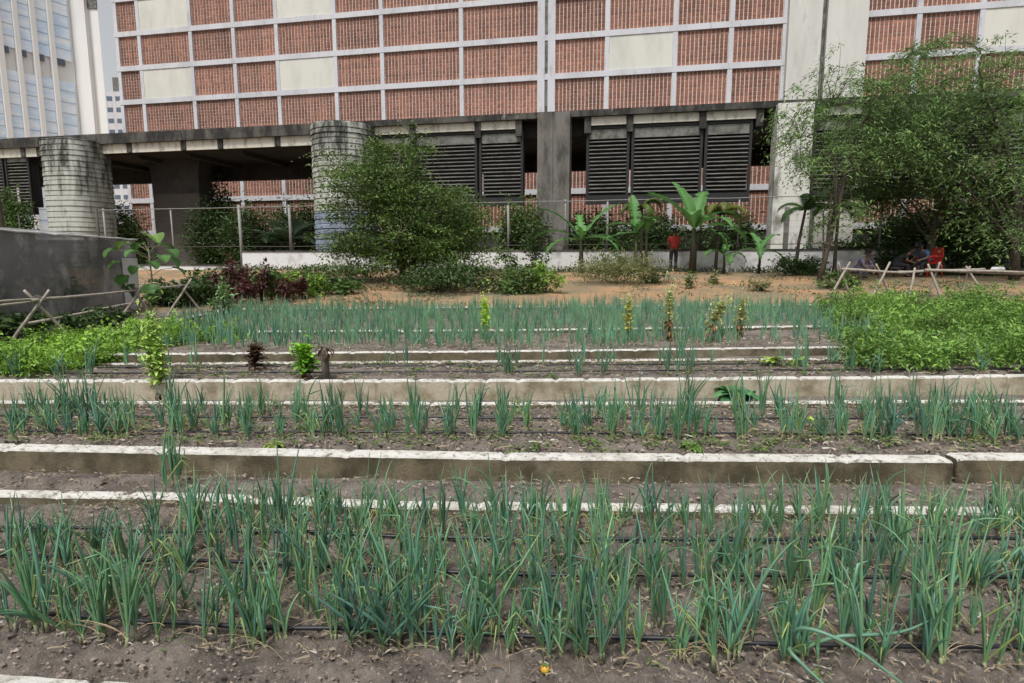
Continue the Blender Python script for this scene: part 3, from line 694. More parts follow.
def drum(label, px, pyt, d, dia, ztop, zblue=None, ex=2.0):
    s = bs(px, pyt, d)[0]; c = bp(s, d, 0)
    t = thing('limewashed_drum', label, 'tower', (c[0], c[1], 1.0), 0, 'ribbed drums beside the pavilion')
    def prof(r, n=64):
        out = []
        for k in range(n):
            a = 2*math.pi*k/n; co, si = math.cos(a), math.sin(a)
            x = math.copysign(abs(co)**(2/ex), co)*r; y = math.copysign(abs(si)**(2/ex), si)*r
            out.append((AX[0]*x+AX[1]*y)[:2])
        return out
    def stack(z0, z1, mt, nm, step=.27):
        g = MB(); z = z0; rings = []; rr = random.Random(int(px)+len(nm))
        while z < z1-.05:
            r = dia/2+rr.uniform(-.012, .02); h = min(step*rr.uniform(.85, 1.15), z1-z)
            rings += [(z+.012, r+.018), (z+h-.05, r), (z+h-.022, r-.035), (z+h, r-.035)]; z += h
        rings += [(z1, dia/2-.01), (z1, dia/2-.3), (z1-1.2, dia/2-.3)]
        n = 64; P = []
        for zz, r in rings:
            for q in prof(r): P.append((q[0], q[1], zz-1.0))
        g.add(P, [(j*n+i, j*n+(i+1) % n, (j+1)*n+(i+1) % n, (j+1)*n+i) for j in range(len(rings)-1) for i in range(n)])
        g.build(nm, mt, t)
    if zblue: stack(.9, zblue, M['limeblue'], 'painted_base'); stack(zblue, ztop, M['lime'], 'ribbed_shaft')
    else: stack(.9, ztop, M['lime'], 'ribbed_shaft')
drum('white ribbed drum streaked with black mould at the open left end', 79, 180, 29.6, 2.78, 7.98, None, 3.2)
drum('white ribbed drum with blue grey base behind the bushy tree', 345, 180, 29.6, 3.1, 8.12, 3.9)

# ------------------------------------------------------------------ low walls and the fence
def low_wall(label, s0, s1, D, z0, z1, cap=True):
    t = thing('low_wall', label, 'wall', tuple(bp((s0+s1)/2, D, z0)))
    L_ = s1-s0
    g = MB(); P = []; n = int(L_/.5)+2
    for k in range(n):
        s = -L_/2+L_*k/(n-1); zz = z1-z0
        for (d, z) in ((-.09, -.5), (-.09+.01*nz(s, 3), zz*.5), (-.09, zz), (.09, zz), (.09, -.5)): P.append(AX[0]*s+AX[1]*d+np.array((0, 0, z)))
    g.add(P, [(j*5+i, (j+1)*5+i, (j+1)*5+i+1, j*5+i+1) for j in range(n-1) for i in range(4)]+[(0, 1, 2, 3, 4), tuple((n-1)*5+i for i in range(5))[::-1]])
    g.build('masonry', M['whitewall'], t)
    if cap:
        g = MB(); g.box(np.array((0, 0, z1-z0+.035)), (L_, .24, .07), AX); g.build('coping', M['concrete_dark'], t)
sF = bs(243, 250, 27)[0]
low_wall('long low whitewashed wall with dark coping under the fence', sF, 26, 27.0, .8, 1.88)
low_wall('lower stub of whitewashed wall left of the fence corner post', -19.5, sF-.15, 27.0, .7, 1.22)

def fence():
    t = thing('wire_fence', 'rusty wire fence on thin posts above the low white wall', 'fence', tuple(bp(0, 27.0, 1.95)))
    z0 = 1.95
    def L(s, z, d=0): return AX[0]*s+AX[1]*d+np.array((0, 0, z-z0))
    for px, w_, m, zb, zt in ((20, .07, 'rust', .8, 3.9), (98, .12, 'rust', .8, 4.1), (105, .10, 'metal', .8, 4.1), (172, .08, 'metal', .8, 4.05), (240, .15, 'metal', .8, 4.15), (290, .14, 'metal', 1.9, 4.1), (340, .08, 'metal', 1.9, 4.0), (508, .11, 'metal', 1.9, 3.9), (565, .06, 'metal', 1.9, 4.1), (607, .10, 'metal', 1.9, 4.0), (700, .08, 'rust', 1.9, 4.0), (738, .08, 'metal', 1.9, 4.0), (880, .08, 'metal', 1.9, 4.0), (985, .08, 'metal', 1.9, 4.0)):
        s = bs(px, 230, 27)[0]; g = MB(); g.tube([L(s, zb), L(s+.02, (zb+zt)/2), L(s, zt)], w_/2, 8); g.build('post', M[m], t, True)
    s0, s1 = -21.5, 24
    for z, r, m in ((4.02, .02, 'metal'), (2.15, .02, 'rust')):
        P = [L(s, z+.03*nz(s*.5, z), -.05) for s in np.linspace(s0, s1, 50)]
        g = MB(); g.tube(P, r, 6); g.build('rail', M[m], t, True)
    for z in np.arange(2.35, 4.0, .24):
        P = [L(s, z+.015*nz(s*.7, z), -.03) for s in np.linspace(s0, s1, 40)]
        g = MB(); g.tube(P, .0028, 3); g.build('wire', M['rust'], t)
fence()

# ------------------------------------------------------------------ towers at the left edge
def tower():
    d1 = np.array((388, 600.0, 0)); d1 /= np.linalg.norm(d1); nrm = np.array((d1[1], -d1[0], 0))
    r = ray(79, 100); c = r*(92/r[1])+np.array((0, 0, H)); c[2] = 1.0
    t = thing('office_tower', 'pale concrete office tower with tall blue glass strips', 'building', tuple(c))
    def face_t(px, py):     # distance along the face (towards us negative) hit by a photo ray
        d = ray(px, py); o_ = np.array((0, 0, H)); k = np.dot(c-o_, nrm)/np.dot(d, nrm); P = o_+d*k; return np.dot(P-c, d1), P[2]
    ax = np.array((d1, -nrm, (0, 0, 1.0)))
    def L(s, dep, z): return d1*s-nrm*dep+np.array((0, 0, z-1.0))
    g = MB(); g.box(L(-19.5, 10, 36), (39, 19, 72), ax); 
    g.build('glass_wing', M['towerconc'], t)
    X = (ray(102, 60)*(92.4/ray(102, 60)[1]))[0]-c[0]
    g = MB(); e1 = ray(102, 60); Xf = (e1*(118/e1[1]))[0]-c[0]-2.0; v = []
    for z in (-1, 71):
        for x, y in ((-4, .4), (X, .4), (Xf, 26), (Xf-9, 26)): v.append((x, y, z))
    g.add(v, [(3, 2, 1, 0), (4, 5, 6, 7), (0, 1, 5, 4), (1, 2, 6, 5), (2, 3, 7, 6), (3, 0, 4, 7)]); g.build('blank_wing', M['towerconc'], t)
    g = MB(); g.box(np.array((X*.45, .2, 35)), (1.2, 1.2, 71)); g.build('buttress', M['towerconc'], t)
    g = MB(); g.box(np.array((X*.8, .36, 38)), (1.4, .2, 3)); g.build('vent_recess', M['plate'], t)
    edges = [(76, 60), (55, 43), (38, 26), (21, 9), (3, -10), (-16, -30)]
    zb = face_t(70, 71)[1]
    for hi, lo in edges:
        a, b = face_t(lo, 100)[0], face_t(hi, 100)[0]; b = min(b, -.35)
        for z0, z1 in ((2.5, zb-1.6), (zb+1.4, 71)):
            g = MB(); g.box(L((a+b)/2, .38, (z0+z1)/2), (b-a, .3, z1-z0), ax)
            for z in np.arange(z0+1.5, z1, 1.55): g.box(L((a+b)/2, .22, z), (b-a, .06, .11), ax, mi=1)
            g.build('glass_strip', [M['glass'], M['spandrel']], t)

        g = MB(); g.box(L((a+b)/2-.4, .21, zb+1.0), ((b-a)*.55, .06, .9), ax); g.build('dark_window', M['darkwin'], t)
    es = sorted(set([face_t(p, 100)[0] for e in edges for p in e]))
    for i in range(1, len(es)-1, 2):
        a, b = es[i], es[i+1]
        g = MB(); g.box(L((a+b)/2, .05, 36), (b-a-.05, .7, 72), ax); g.build('fin', M['towerconc'], t)
tower()
def far_block():
    Y = 170; a = aty(107, 100, Y); b = aty(126, 100, Y); zt = aty(115, 76, Y)[2]
    t = thing('apartment_block', 'small far white apartment block with dark storey windows in the gap', 'building', ((a[0]+b[0])/2, Y, 1.0))
    wd = b[0]-a[0]+6; g = MB(); g.box((3, 5, (zt-5)/2), (wd, 10, zt-5)); g.build('wall', M['facade'], t)
    g = MB(); g.box((3, 5.2, zt-3.5), (wd*.8, 8, 5)); g.build('penthouse', M['plate'], t)
    k = 0
    for z in np.arange(12, zt-6, 2.9):
        for x in (-2.2, .2, 2.6):
            g = MB(); g.box((x+.3, -.02, z), (1.5, .12, 1.1)); g.build('window', M['darkwin'], t)
far_block()

# ------------------------------------------------------------------ trees and bushes
def clusters_in(ell, n, rr):
    out = []
    while len(out) < n:
        c, r = rr.choices(ell, [e[1][0]*e[1][1]*e[1][2] for e in ell])[0]
        p = np.array([rr.gauss(0, 1) for _ in range(3)]); p /= np.linalg.norm(p); p *= rr.random()**.42
        out.append(np.array(c)+p*np.array(r))
    return out
def make_tree(name, label, cat, base, trunk, ell, ncl, nleaf, size, aspect, cola, colb, spread_=(.45, .2), tr=.12, group=None, seed=1, droop=.1, nlimb=9, tilt=.8, feather=False):
    rr = random.Random(seed); t = thing(name, label, cat, tuple(base), 0, group); b = np.array(base)
    trunk = [np.array(p, float)-b for p in trunk]
    g = MB(); n = len(trunk)
    g.tube(trunk, [tr*(1.1-.85*i/(n-1)) if i else tr*1.45 for i in range(n)], 9)
    g.build('trunk', M['bark'], t, True)
    cl = [c-b for c in clusters_in(ell, ncl, rr)]
    lb = MB(); T = np.array(trunk); nodes = []
    for i in range(1, n):
        for f in (0, .5): nodes.append((T[i-1]*(1-f)+T[i]*f if i > 1 or f else T[1], tr*.5))
    for k in range(nlimb):          # main limbs towards some of the clusters
        c = rr.choice(cl); i = rr.randint(1, n-1); s = T[i-1]+(T[i]-T[i-1])*rr.uniform(.3, 1)
        if s[2] > c[2]+.2: s = T[1].copy()
        dd = np.linalg.norm(c-s); m1 = s*.66+c*.34+np.array((rr.uniform(-.1, .1), rr.uniform(-.1, .1), rr.uniform(.02, .16)))*dd; m2 = s*.33+c*.67+np.array((rr.uniform(-.1, .1), rr.uniform(-.1, .1), rr.uniform(.02, .12)))*dd
        r0 = min(tr*.45, .02+.01*dd); lb.tube([s, m1, m2, c], [r0, r0*.7, r0*.45, .008], 6, cap=False)
        for q0, q1 in ((s, m1), (m1, m2), (m2, c)):
            for f in (.33, .66, 1.0): nodes.append((q0*(1-f)+q1*f, r0*.5))
    NP = np.array([q[0] for q in nodes]); g = MB()
    for c in cl:
        d = np.linalg.norm(NP-c, axis=1)+np.maximum(0, NP[:, 2]-c[2])*1.5; i = int(np.argmin(d)); s = NP[i]
        dd = np.linalg.norm(c-s); mid = (s+c)/2+np.array((rr.uniform(-.12, .12), rr.uniform(-.12, .12), rr.uniform(0, .15)))*dd
        lb.tube([s, mid, c], [min(.016, .006+.006*dd), .008, .004], 4, cap=False)
        nl = int(nleaf*rr.uniform(.5, 1.5)); k1 = rr.uniform(.7, 1.3)
        sx, sz = spread_[0]*rr.uniform(.7, 1.25), spread_[1]*rr.uniform(.7, 1.25)
        if feather:
            out = c-T[min(n-1, 3)]; oa = math.atan2(out[1], out[0])
            for q in range(6):
                ra = oa+rr.gauss(0, 1.1); re = rr.uniform(-.5, .5); L_ = sx*rr.uniform(1.2, 2.4); m = max(4, nl//6)
                tt = np.linspace(.08, 1, m); rd = np.array((math.cos(ra)*math.cos(re), math.sin(ra)*math.cos(re), math.sin(re)))
                P = c+tt[:, None]*rd*L_; P[:, 2] -= droop*L_*tt**2*1.4; P += NR.normal(0, .05, P.shape)
                az = ra+np.where(np.arange(m) % 2, 1, -1)*NR.uniform(.7, 1.5, m)
                leafcloud(g, P, size, aspect, np.array(cola)*k1, np.array(colb)*k1, tilt=.5, droop=droop*.6, az=az)
        else:
            P = np.stack([NR.normal(c[0], sx*.6, nl), NR.normal(c[1], sx*.6, nl), NR.normal(c[2], sz*.6, nl)], 1)
            P[:, 2] -= droop*np.linalg.norm(P[:, :2]-c[:2], axis=1)
            leafcloud(g, P, size, aspect, np.array(cola)*k1, np.array(colb)*k1, tilt=tilt, droop=droop)
    lb.build('branches', M['bark'], t, True)
    g.build('crown', M['leaf'], t)
    return t
def E3(px, py, Y, rx, ry, rz): return (aty(px, py, Y), (rx, ry, rz))
# bushy tree in the middle
def on_mound(px, Y, dz=0):
    x = (px-512)/F*Y; return np.array((x, Y, ground_z(x, Y)-.02+dz))
b = on_mound(402, 19.2)
make_tree('bushy_tree', 'bushy dark green tree before the white drum', 'tree', b,
          [b, b+(.03, 0, .4), b+(-.1, 0, 1.1), b+(.0, 0, 2.1), b+(.1, 0, 3.2), b+(.0, 0, 4.2)],
          [E3(398, 152, 19.2, 1.0, 1.1, .55), E3(380, 180, 19.2, 1.75, 1.7, .8), E3(412, 205, 19.2, 2.2, 1.8, .8), E3(405, 235, 19.2, 2.55, 1.9, .75), E3(440, 252, 19.0, 1.7, 1.5, .6), E3(392, 255, 18.8, 1.8, 1.3, .5), E3(340, 165, 19.2, .6, .7, .35), E3(335, 205, 19.2, .6, .8, .5), E3(345, 245, 19.2, .7, .8, .45), E3(476, 225, 19.2, .6, .8, .5), E3(375, 140, 19.2, .25, .3, .45), E3(412, 136, 19.2, .25, .3, .4), E3(335, 148, 19.2, .35, .3, .25), E3(445, 165, 19.2, .35, .3, .3), E3(465, 190, 19.2, .4, .4, .3)],
          500, 84, .105, .45, (.05, .10, .02), (.145, .225, .05), (.48, .14), .10, seed=5, droop=.15, nlimb=16)
FA, FB = (.085, .16, .045), (.21, .33, .11)
YA = 20.0; b = on_mound(818, YA)
make_tree('feathery_tree', 'leaning slender feathery tree nearest the white pier', 'tree', b,
          [b, b+(.2, 0, 1.1), b+(.45, 0, 2.4), b+(.8, .2, 4.0), b+(1.4, .2, 5.6), b+(2.2, .2, 6.8)],
          [E3(806, 115, YA, .9, 1.1, .9), E3(845, 100, YA, 1.4, 1.4, 1.1), E3(885, 95, YA, 1.5, 1.5, 1.2), E3(880, 140, YA, 1.9, 1.5, 1.1), E3(835, 150, YA, 1.3, 1.3, .9), E3(838, 52, YA, .45, .6, .7), E3(850, 205, YA, 1.1, 1.2, .7), E3(795, 150, YA, .5, .6, .5)],
          225, 66, .15, .24, FA, FB, (.44, .30), .075, 'feathery trees on the right', seed=8, droop=.6, nlimb=12, feather=True)
YB = 20.5; b = on_mound(1012, YB)
make_tree('feathery_tree', 'tall feathery tree with bare upper twigs at the right edge', 'tree', b,
          [b, b+(-.1, 0, 1.2), b+(-.2, 0, 2.6), b+(-.6, .1, 4.2), b+(-1.3, .1, 5.6), b+(-2.0, .1, 6.8)],
          [E3(950, 70, YB, 1.7, 1.6, 1.1), E3(985, 100, YB, 1.8, 1.6, 1.2), E3(1010, 60, YB, 1.0, 1.2, .8), E3(990, 165, YB, 2.0, 1.6, 1.2), E3(925, 50, YB, .9, .9, .5), E3(1040, 130, YB, 1.5, 1.5, 2.2), E3(990, 222, YB-.6, 1.5, 1.0, .7), E3(1030, 235, YB-.6, 1.2, 1.0, .8), E3(930, 120, YB, 1.6, 1.4, 1.2)],
          320, 68, .15, .24, FA, FB, (.45, .28), .12, 'feathery trees on the right', seed=9, droop=.6, nlimb=14, feather=True)
YC = 22.6; b = on_mound(926, YC)
make_tree('feathery_tree', 'dense shady tree with dark trunk behind the seated people', 'tree', b,
          [b, b+(.0, 0, 1.2), b+(.1, 0, 2.4), b+(.0, 0, 3.8), b+(-.1, 0, 5.4)],
          [E3(920, 140, YC, 2.4, 1.8, 1.3), E3(895, 185, YC, 2.6, 1.8, .9), E3(970, 190, YC, 2.2, 1.8, 1.1), E3(1005, 205, YC, 1.7, 1.5, 1.0), E3(880, 130, YC, 1.5, 1.3, .8), E3(950, 222, YC, 2.0, 1.4, .5)],
          330, 70, .16, .32, (.035, .075, .018), (.10, .17, .04), (.5, .25), .16, 'feathery trees on the right', seed=12, droop=.35, nlimb=14, feather=True)
# bush helpers
def bush(name, label, cat, c, r, n, size, aspect, cola, colb, group=None, tilt=.9, stems=6, seed=0, base_z=None):
    c = np.array(c, float); rr = random.Random(seed); zb = base_z if base_z is not None else c[2]
    t = thing(name, label, cat, (c[0], c[1], zb), 0, group)
    k = max(5, n//45); cs = []
    for _ in range(k):
        p = np.array([rr.gauss(0, 1) for _ in range(3)]); p /= np.linalg.norm(p); p *= rr.random()**.4; cs.append(p)
    g = MB(); s_ = MB()
    for p in cs:
        q = np.array((p[0]*r[0], p[1]*r[1], max(.02, (p[2]*.5+.5)*r[2]))); m = n//k
        P = np.stack([NR.normal(q[0], r[0]*.19, m), NR.normal(q[1], r[1]*.19, m), np.maximum(.01, NR.normal(q[2], r[2]*.12, m))], 1)
        f = rr.uniform(.75, 1.25); leafcloud(g, P, size, aspect, np.array(cola)*f, np.array(colb)*f, tilt=tilt)
    for i in range(min(stems, k)):
        q = cs[i]; s_.tube([(rr.uniform(-.05, .05), rr.uniform(-.05, .05), -.08), (q[0]*r[0]*.3, q[1]*r[1]*.3, r[2]*.3), (q[0]*r[0]*.8, q[1]*r[1]*.8, (q[2]*.5+.5)*r[2]*.9)], [.014, .01, .004], 5, (.1, .08, .05), cap=False)
    g.build('foliage', M['leaf'], t)
    s_.build('stems', M['bark'], t)
    return t
DG, MG, LG, YG = ((.03, .06, .018), (.07, .12, .03)), ((.05, .11, .025), (.12, .2, .05)), ((.11, .22, .03), (.24, .38, .06)), ((.10, .13, .04), (.24, .24, .10))
def mb_(px, Y): return on_mound(px, Y)
bush('shrub', 'wide dry yellowish green shrub on the orange mound', 'shrub', mb_(612, 19.0), (1.5, .9, .95), 4200, .10, .32, *YG, seed=1, tilt=1.3)
bush('shrub', 'small dark shrub at the right end of the dry shrub', 'shrub', mb_(652, 19.2), (.45, .4, .5), 500, .11, .45, *DG, seed=2)
bush('shrub', 'bright green leafy shrub beside the orange soil gap', 'shrub', mb_(543, 16.6), (.5, .45, .8), 900, .12, .55, *LG, seed=3)
bush('shrub', 'medium green shrub under the right edge of the bushy tree', 'shrub', mb_(515, 16.4), (.75, .6, .7), 1200, .12, .5, *MG, seed=4)
bush('shrub', 'dark creeping shrub in the shade under the bushy tree', 'shrub', mb_(448, 16.8), (1.5, .9, .7), 3200, .11, .5, *DG, seed=5)
bush('shrub', 'dark clipped low hedge bush behind the leaning tree trunk', 'hedge', mb_(797, 22.2), (1.0, .5, .72), 1900, .11, .5, (.035, .08, .02), (.07, .14, .035), seed=6)
bush('shrub', 'small weedy tuft on the bare orange soil below the big banana', 'plant', mb_(690, 17.5), (.16, .16, .55), 160, .12, .3, *MG, seed=7)
bush('shrub', 'low pale weed on the orange soil right of the dry shrub', 'plant', mb_(712, 18.8), (.3, .25, .4), 220, .11, .35, *YG, seed=8)
bush('shrub', 'sparse weed clump at the right of the bare orange soil', 'plant', mb_(760, 16.8), (.45, .35, .35), 300, .11, .4, *YG, seed=9)
for i, (px, Y, rx, hz, cc, lab) in enumerate(((292, 15.2, .35, .62, LG, 'lime green leafy shrub right of the red amaranths'), (318, 15.6, .45, .5, LG, 'lime green low shrub by the bare soil slope'), (272, 14.9, .35, .7, MG, 'green shrub between the red amaranths and the lime shrubs'), (345, 15.8, .4, .38, MG, 'dull green weed mound left of the tree base'))):
    bush('shrub', lab, 'shrub', mb_(px, Y), (rx, rx, hz), 520, .12, .5, *cc, seed=20+i)
RED = ((.055, .016, .020), (.12, .05, .04))
for i, (px, Y, h_, lab) in enumerate(((232, 14.2, .95, 'red amaranth plant, tallest one by the fence corner'), (250, 14.0, .85, 'red amaranth plant behind the pale green bush'), (262, 14.6, .95, 'red amaranth plant with dark plume against the white wall'), (283, 14.4, .75, 'red amaranth plant between two lime green shrubs'), (243, 15.2, .9, 'red amaranth plant at the back, before the low wall stub'), (216, 14.6, .8, 'red amaranth plant nearest the crossed poles'), (300, 15.0, .6, 'short red amaranth plant among the lime shrubs'))):
    bush('red_amaranth', lab, 'plant', mb_(px, Y), (.2, .2, h_), 330, .11, .45, *RED, group='red amaranths by the fence', seed=40+i, tilt=1.1)
for i, (px, Y, rx, hz, cc, lab) in enumerate(((190, 14.0, .5, .7, DG, 'dark leafy shrub right of the crossed pole ends'), (208, 14.8, .4, .8, MG, 'green shrub between the dark shrub and the first amaranth'), (225, 15.6, .6, .8, MG, 'green shrub against the low wall stub'), (170, 14.2, .5, .55, DG, 'dark shrub behind the last crossed poles'), (262, 15.6, .5, .75, MG, 'green shrub behind the amaranths below the white wall'), (305, 16.6, .6, .6, MG, 'green shrub at the foot of the white wall'), (335, 17.5, .7, .45, DG, 'dark low shrub left of the bushy tree'))):
    bush('shrub', lab, 'shrub', mb_(px, Y), (rx, rx, hz), 900, .12, .5, *cc, seed=140+i)
bush('shrub', 'pale green rounded bush in front of the red amaranths', 'shrub', (*atz(222, 318, .38)[:2], .36), (.2, .2, .62), 420, .09, .6, (.13, .24, .09), (.25, .38, .16), seed=60)
bush('shrub', 'small pale lettuce like bush below the big leaved plant', 'plant', (*atz(156, 328, .38)[:2], .36), (.22, .2, .3), 260, .08, .6, (.2, .28, .1), (.35, .42, .18), seed=61)
for i, (px, py) in enumerate(((8, 345), (40, 342), (75, 338), (105, 334), (130, 330))):
    p = atz(px, py, .36); bush('shrub', ['dark leafy seedling clump below the net house, at the frame edge', 'dark leafy seedling clump left of the first crossed poles', 'dark leafy seedling clump right of the first crossed poles', 'dark leafy seedling clump midway along the pole rail', 'dark leafy seedling clump before the second crossed poles'][i], 'plant', (p[0]-.75, p[1]+.3, .34), (.5, .35, .34), 420, .11, .5, *DG, group='dark seedlings along the net house', seed=70+i)
# shrubs behind the fence, in front of the brick wall
def behind(px, D): 
    s = bs(px, 240, D)[0]; return bp(s, D, 1.0)
for i, (px, D, rx, hz, cc, lab) in enumerate(((215, 32.0, 1.7, 3.5, DG, 'dark shrub under the pavilion roof right of the brown pier'), (252, 31, 1.5, 3.2, DG, 'dark shrub behind the fence corner post'), (300, 31.5, 1.4, 3.6, DG, 'dark shrub left of the blue based drum'), (128, 32, 1.1, 3.4, MG, 'green shrub left of the brown pier under the roof'), (448, 30, 1.7, 3.4, DG, 'dark shrub below the left louvres'), (520, 29.0, 1.0, 3.0, MG, 'green creeper bush climbing the fence before the left louvres'), (592, 30.8, 1.7, 2.6, DG, 'dark hedge bush below the second louvre bays'), (650, 30.5, 1.9, 2.5, DG, 'dark hedge bush behind the person in red'), (730, 30.5, 1.4, 2.4, DG, 'dark hedge bush left of the white pier'), (840, 29, 1.6, 1.2, DG, 'dark hedge bush right of the white pier'), (905, 28.5, 1.8, 2.4, DG, 'dark shrub behind the shady tree'), (985, 28.2, 2.2, 2.4, DG, 'dark shrub by the wall at the right edge'), (214, 34.2, 1.5, 5.3, DG, 'tall tree like shrub showing under the roof edge'), (18, 28.5, .8, 4.2, MG, 'climbing shrub in front of the far left louvre'), (10, 27.6, 1.0, 2.4, MG, 'bright shrub above the net house at the frame edge'))):
    c = behind(px, D); bush('shrub', lab, 'shrub', c, (rx, rx*.8, hz), int(900+rx*hz*1150), .21, .42, *cc, seed=90+i, group='shrubs behind the fence')
bush('shrub', 'dark shrub mass in the shade right of the red chair', 'shrub', on_mound(972, 22.8), (1.4, .7, 1.6), 2600, .15, .42, *DG, seed=131)
bush('shrub', 'dark leafy shrub low between the shady trunk and the crouching person', 'shrub', on_mound(893, 23.4), (.8, .5, 1.3), 1300, .15, .42, *DG, seed=132)
bush('shrub', 'dark shrub at the right picture edge behind the long pole rail', 'shrub', on_mound(1035, 22.0), (1.0, .7, 1.2), 1500, .15, .42, *DG, seed=133)
bush('shrub', 'low green weed bank at the foot of the leaning feathery trunk', 'plant', on_mound(838, 17.6), (.6, .5, .45), 800, .11, .4, *MG, seed=134)
bush('shrub', 'low green weeds left of the bushy tree trunk against the wall', 'plant', on_mound(350, 21.5), (1.4, .5, .5), 1400, .12, .4, *MG, seed=135)
bush('shrub', 'thin dark weeds right of the bushy tree against the wall', 'plant', on_mound(470, 22.5), (1.5, .5, .42), 1300, .12, .4, *DG, seed=136)
bush('shrub', 'slender leafy shrub in front of the grey twin pier', 'shrub', on_mound(535, 24.6), (.65, .6, 2.9), 1300, .14, .5, (.035, .075, .02), (.09, .15, .04), seed=120)
bush('shrub', 'thin twiggy sapling left of the small banana', 'shrub', on_mound(507, 24.4), (.55, .5, 1.3), 350, .15, .5, *MG, seed=121)
bush('shrub', 'weedy bush at the foot of the wall between the bananas', 'shrub', on_mound(612, 24.2), (.5, .4, 1.1), 420, .13, .5, *MG, seed=122)

# ------------------------------------------------------------------ bananas and palms
def blade(g, pts, wid, col, vfold=.25, seg_jit=.0):
    """a long leaf along pts with half widths wid"""
    pts = [np.array(p, float) for p in pts]; P = []; n = len(pts); cs = []
    for i, p in enumerate(pts):
        t = pts[min(i+1, n-1)]-pts[max(i-1, 0)]; t /= np.linalg.norm(t)+1e-9
        s = np.cross(t, (0, 0, 1.0)); s /= np.linalg.norm(s)+1e-9; u = np.cross(s, t); w_ = wid[i]
        P += [p-s*w_+u*w_*vfold*R.uniform(.6, 1.4), p-s*w_*.5+u*w_*vfold*.7, p, p+s*w_*.5+u*w_*vfold*.7, p+s*w_+u*w_*vfold*R.uniform(.6, 1.4)]
        k = R.uniform(.9, 1.1); cs += [tuple(np.array(col)*k)]*2+[tuple(np.array(col)*1.5)]+[tuple(np.array(col)*k)]*2
    g.add(P, [(j*5+i, j*5+i+1, (j+1)*5+i+1, (j+1)*5+i) for j in range(n-1) for i in range(4)], cs)
def banana(label, base, hstem, leaves, tr=.09, group='banana plants by the low wall', stems=1):
    t = thing('banana_plant', label, 'banana plant', tuple(base), 0, group)
    for q in range(stems):
        ox = q*.42; g = MB(); g.tube([(ox, 0, -.1), (ox+.02, 0, hstem*.5), (ox, 0, hstem)], [tr*1.2, tr, tr*.6], 9, [(.05, .04, .03), (.07, .06, .035), (.11, .15, .06)])
        g.build('stem', M['leaf'], t, True)
    for k, (az, el, L_, w_, dr) in enumerate(leaves):
        az, el = math.radians(az), math.radians(el); p = np.array(((k % stems)*.42, 0, hstem*.96)); L_ *= 1.25; w_ *= 1.4; dr *= 1.12; el -= .10; pts = [p.copy()]; n = 24
        for i in range(n):
            p = p+np.array((math.cos(az)*math.cos(el), math.sin(az)*math.cos(el), math.sin(el)))*L_/n; pts.append(p.copy()); el -= dr*.5*(.3+i/n)
        wid = [.015, .02]+[w_*math.sin(min(1, (i+1)/7.0)*math.pi/2)*(1-(i/(n-1))**5*.93)*(R.uniform(.3, .6) if R.random() < .16 else R.uniform(.85, 1.06)) for i in range(n-1)]
        g = MB(); kk = R.uniform(.85, 1.2); blade(g, pts, wid, (.075*kk, .18*kk, .05*kk), .3); g.build('leaf', M['leaf'], t, True)
bigL = [(180, 62, 1.9, .20, .085), (120, 78, 1.9, .22, .07), (150, 62, 2.0, .22, .09), (60, 70, 1.9, .22, .09), (20, 48, 2.0, .2, .14), (0, 26, 1.9, .2, .16), (330, 10, 1.4, .2, .18), (250, 50, 1.5, .22, .13), (300, 40, 1.6, .22, .15), (95, 55, 1.7, .2, .1)]
banana('big banana plant with broad leaves beside the person in red', on_mound(691, 23.6), 1.75, bigL, .13)
banana('banana plant with spread leaves left of the dry shrub', on_mound(580, 24.0), 1.35, [(178, 35, 1.6, .17, .13), (165, 60, 1.7, .18, .08), (25, 58, 1.9, .17, .06), (10, 25, 1.5, .18, .14), (200, 12, 1.4, .17, .13), (330, 20, 1.4, .18, .14), (270, 50, 1.1, .16, .14), (90, 70, 1.3, .16, .1)], .09)
banana('twin stemmed narrow banana plant left of the person in red', on_mound(634, 24.0), 1.6, [(100, 84, 1.3, .17, .03), (170, 40, 1.6, .17, .14), (0, 62, 1.1, .17, .14), (190, 12, 1.8, .17, .1), (300, 55, 1.0, .17, .12), (260, 60, 1.0, .16, .12), (80, 70, 1.2, .17, .1)], .07, stems=2)
banana('small banana plant with few leaves near the white pier', on_mound(757, 23.4), .9, [(30, 60, 1.1, .13, .12), (170, 25, 1.0, .14, .2), (350, 15, 1.0, .14, .2), (100, 70, .9, .12, .1), (250, 30, .8, .13, .2)], .05)
banana('stunted banana plant low between big banana and white pier', on_mound(722, 23.2), .75, [(200, 40, .9, .13, .2), (340, 30, .9, .14, .25), (60, 60, .8, .12, .15), (270, 20, .7, .13, .2)], .05)
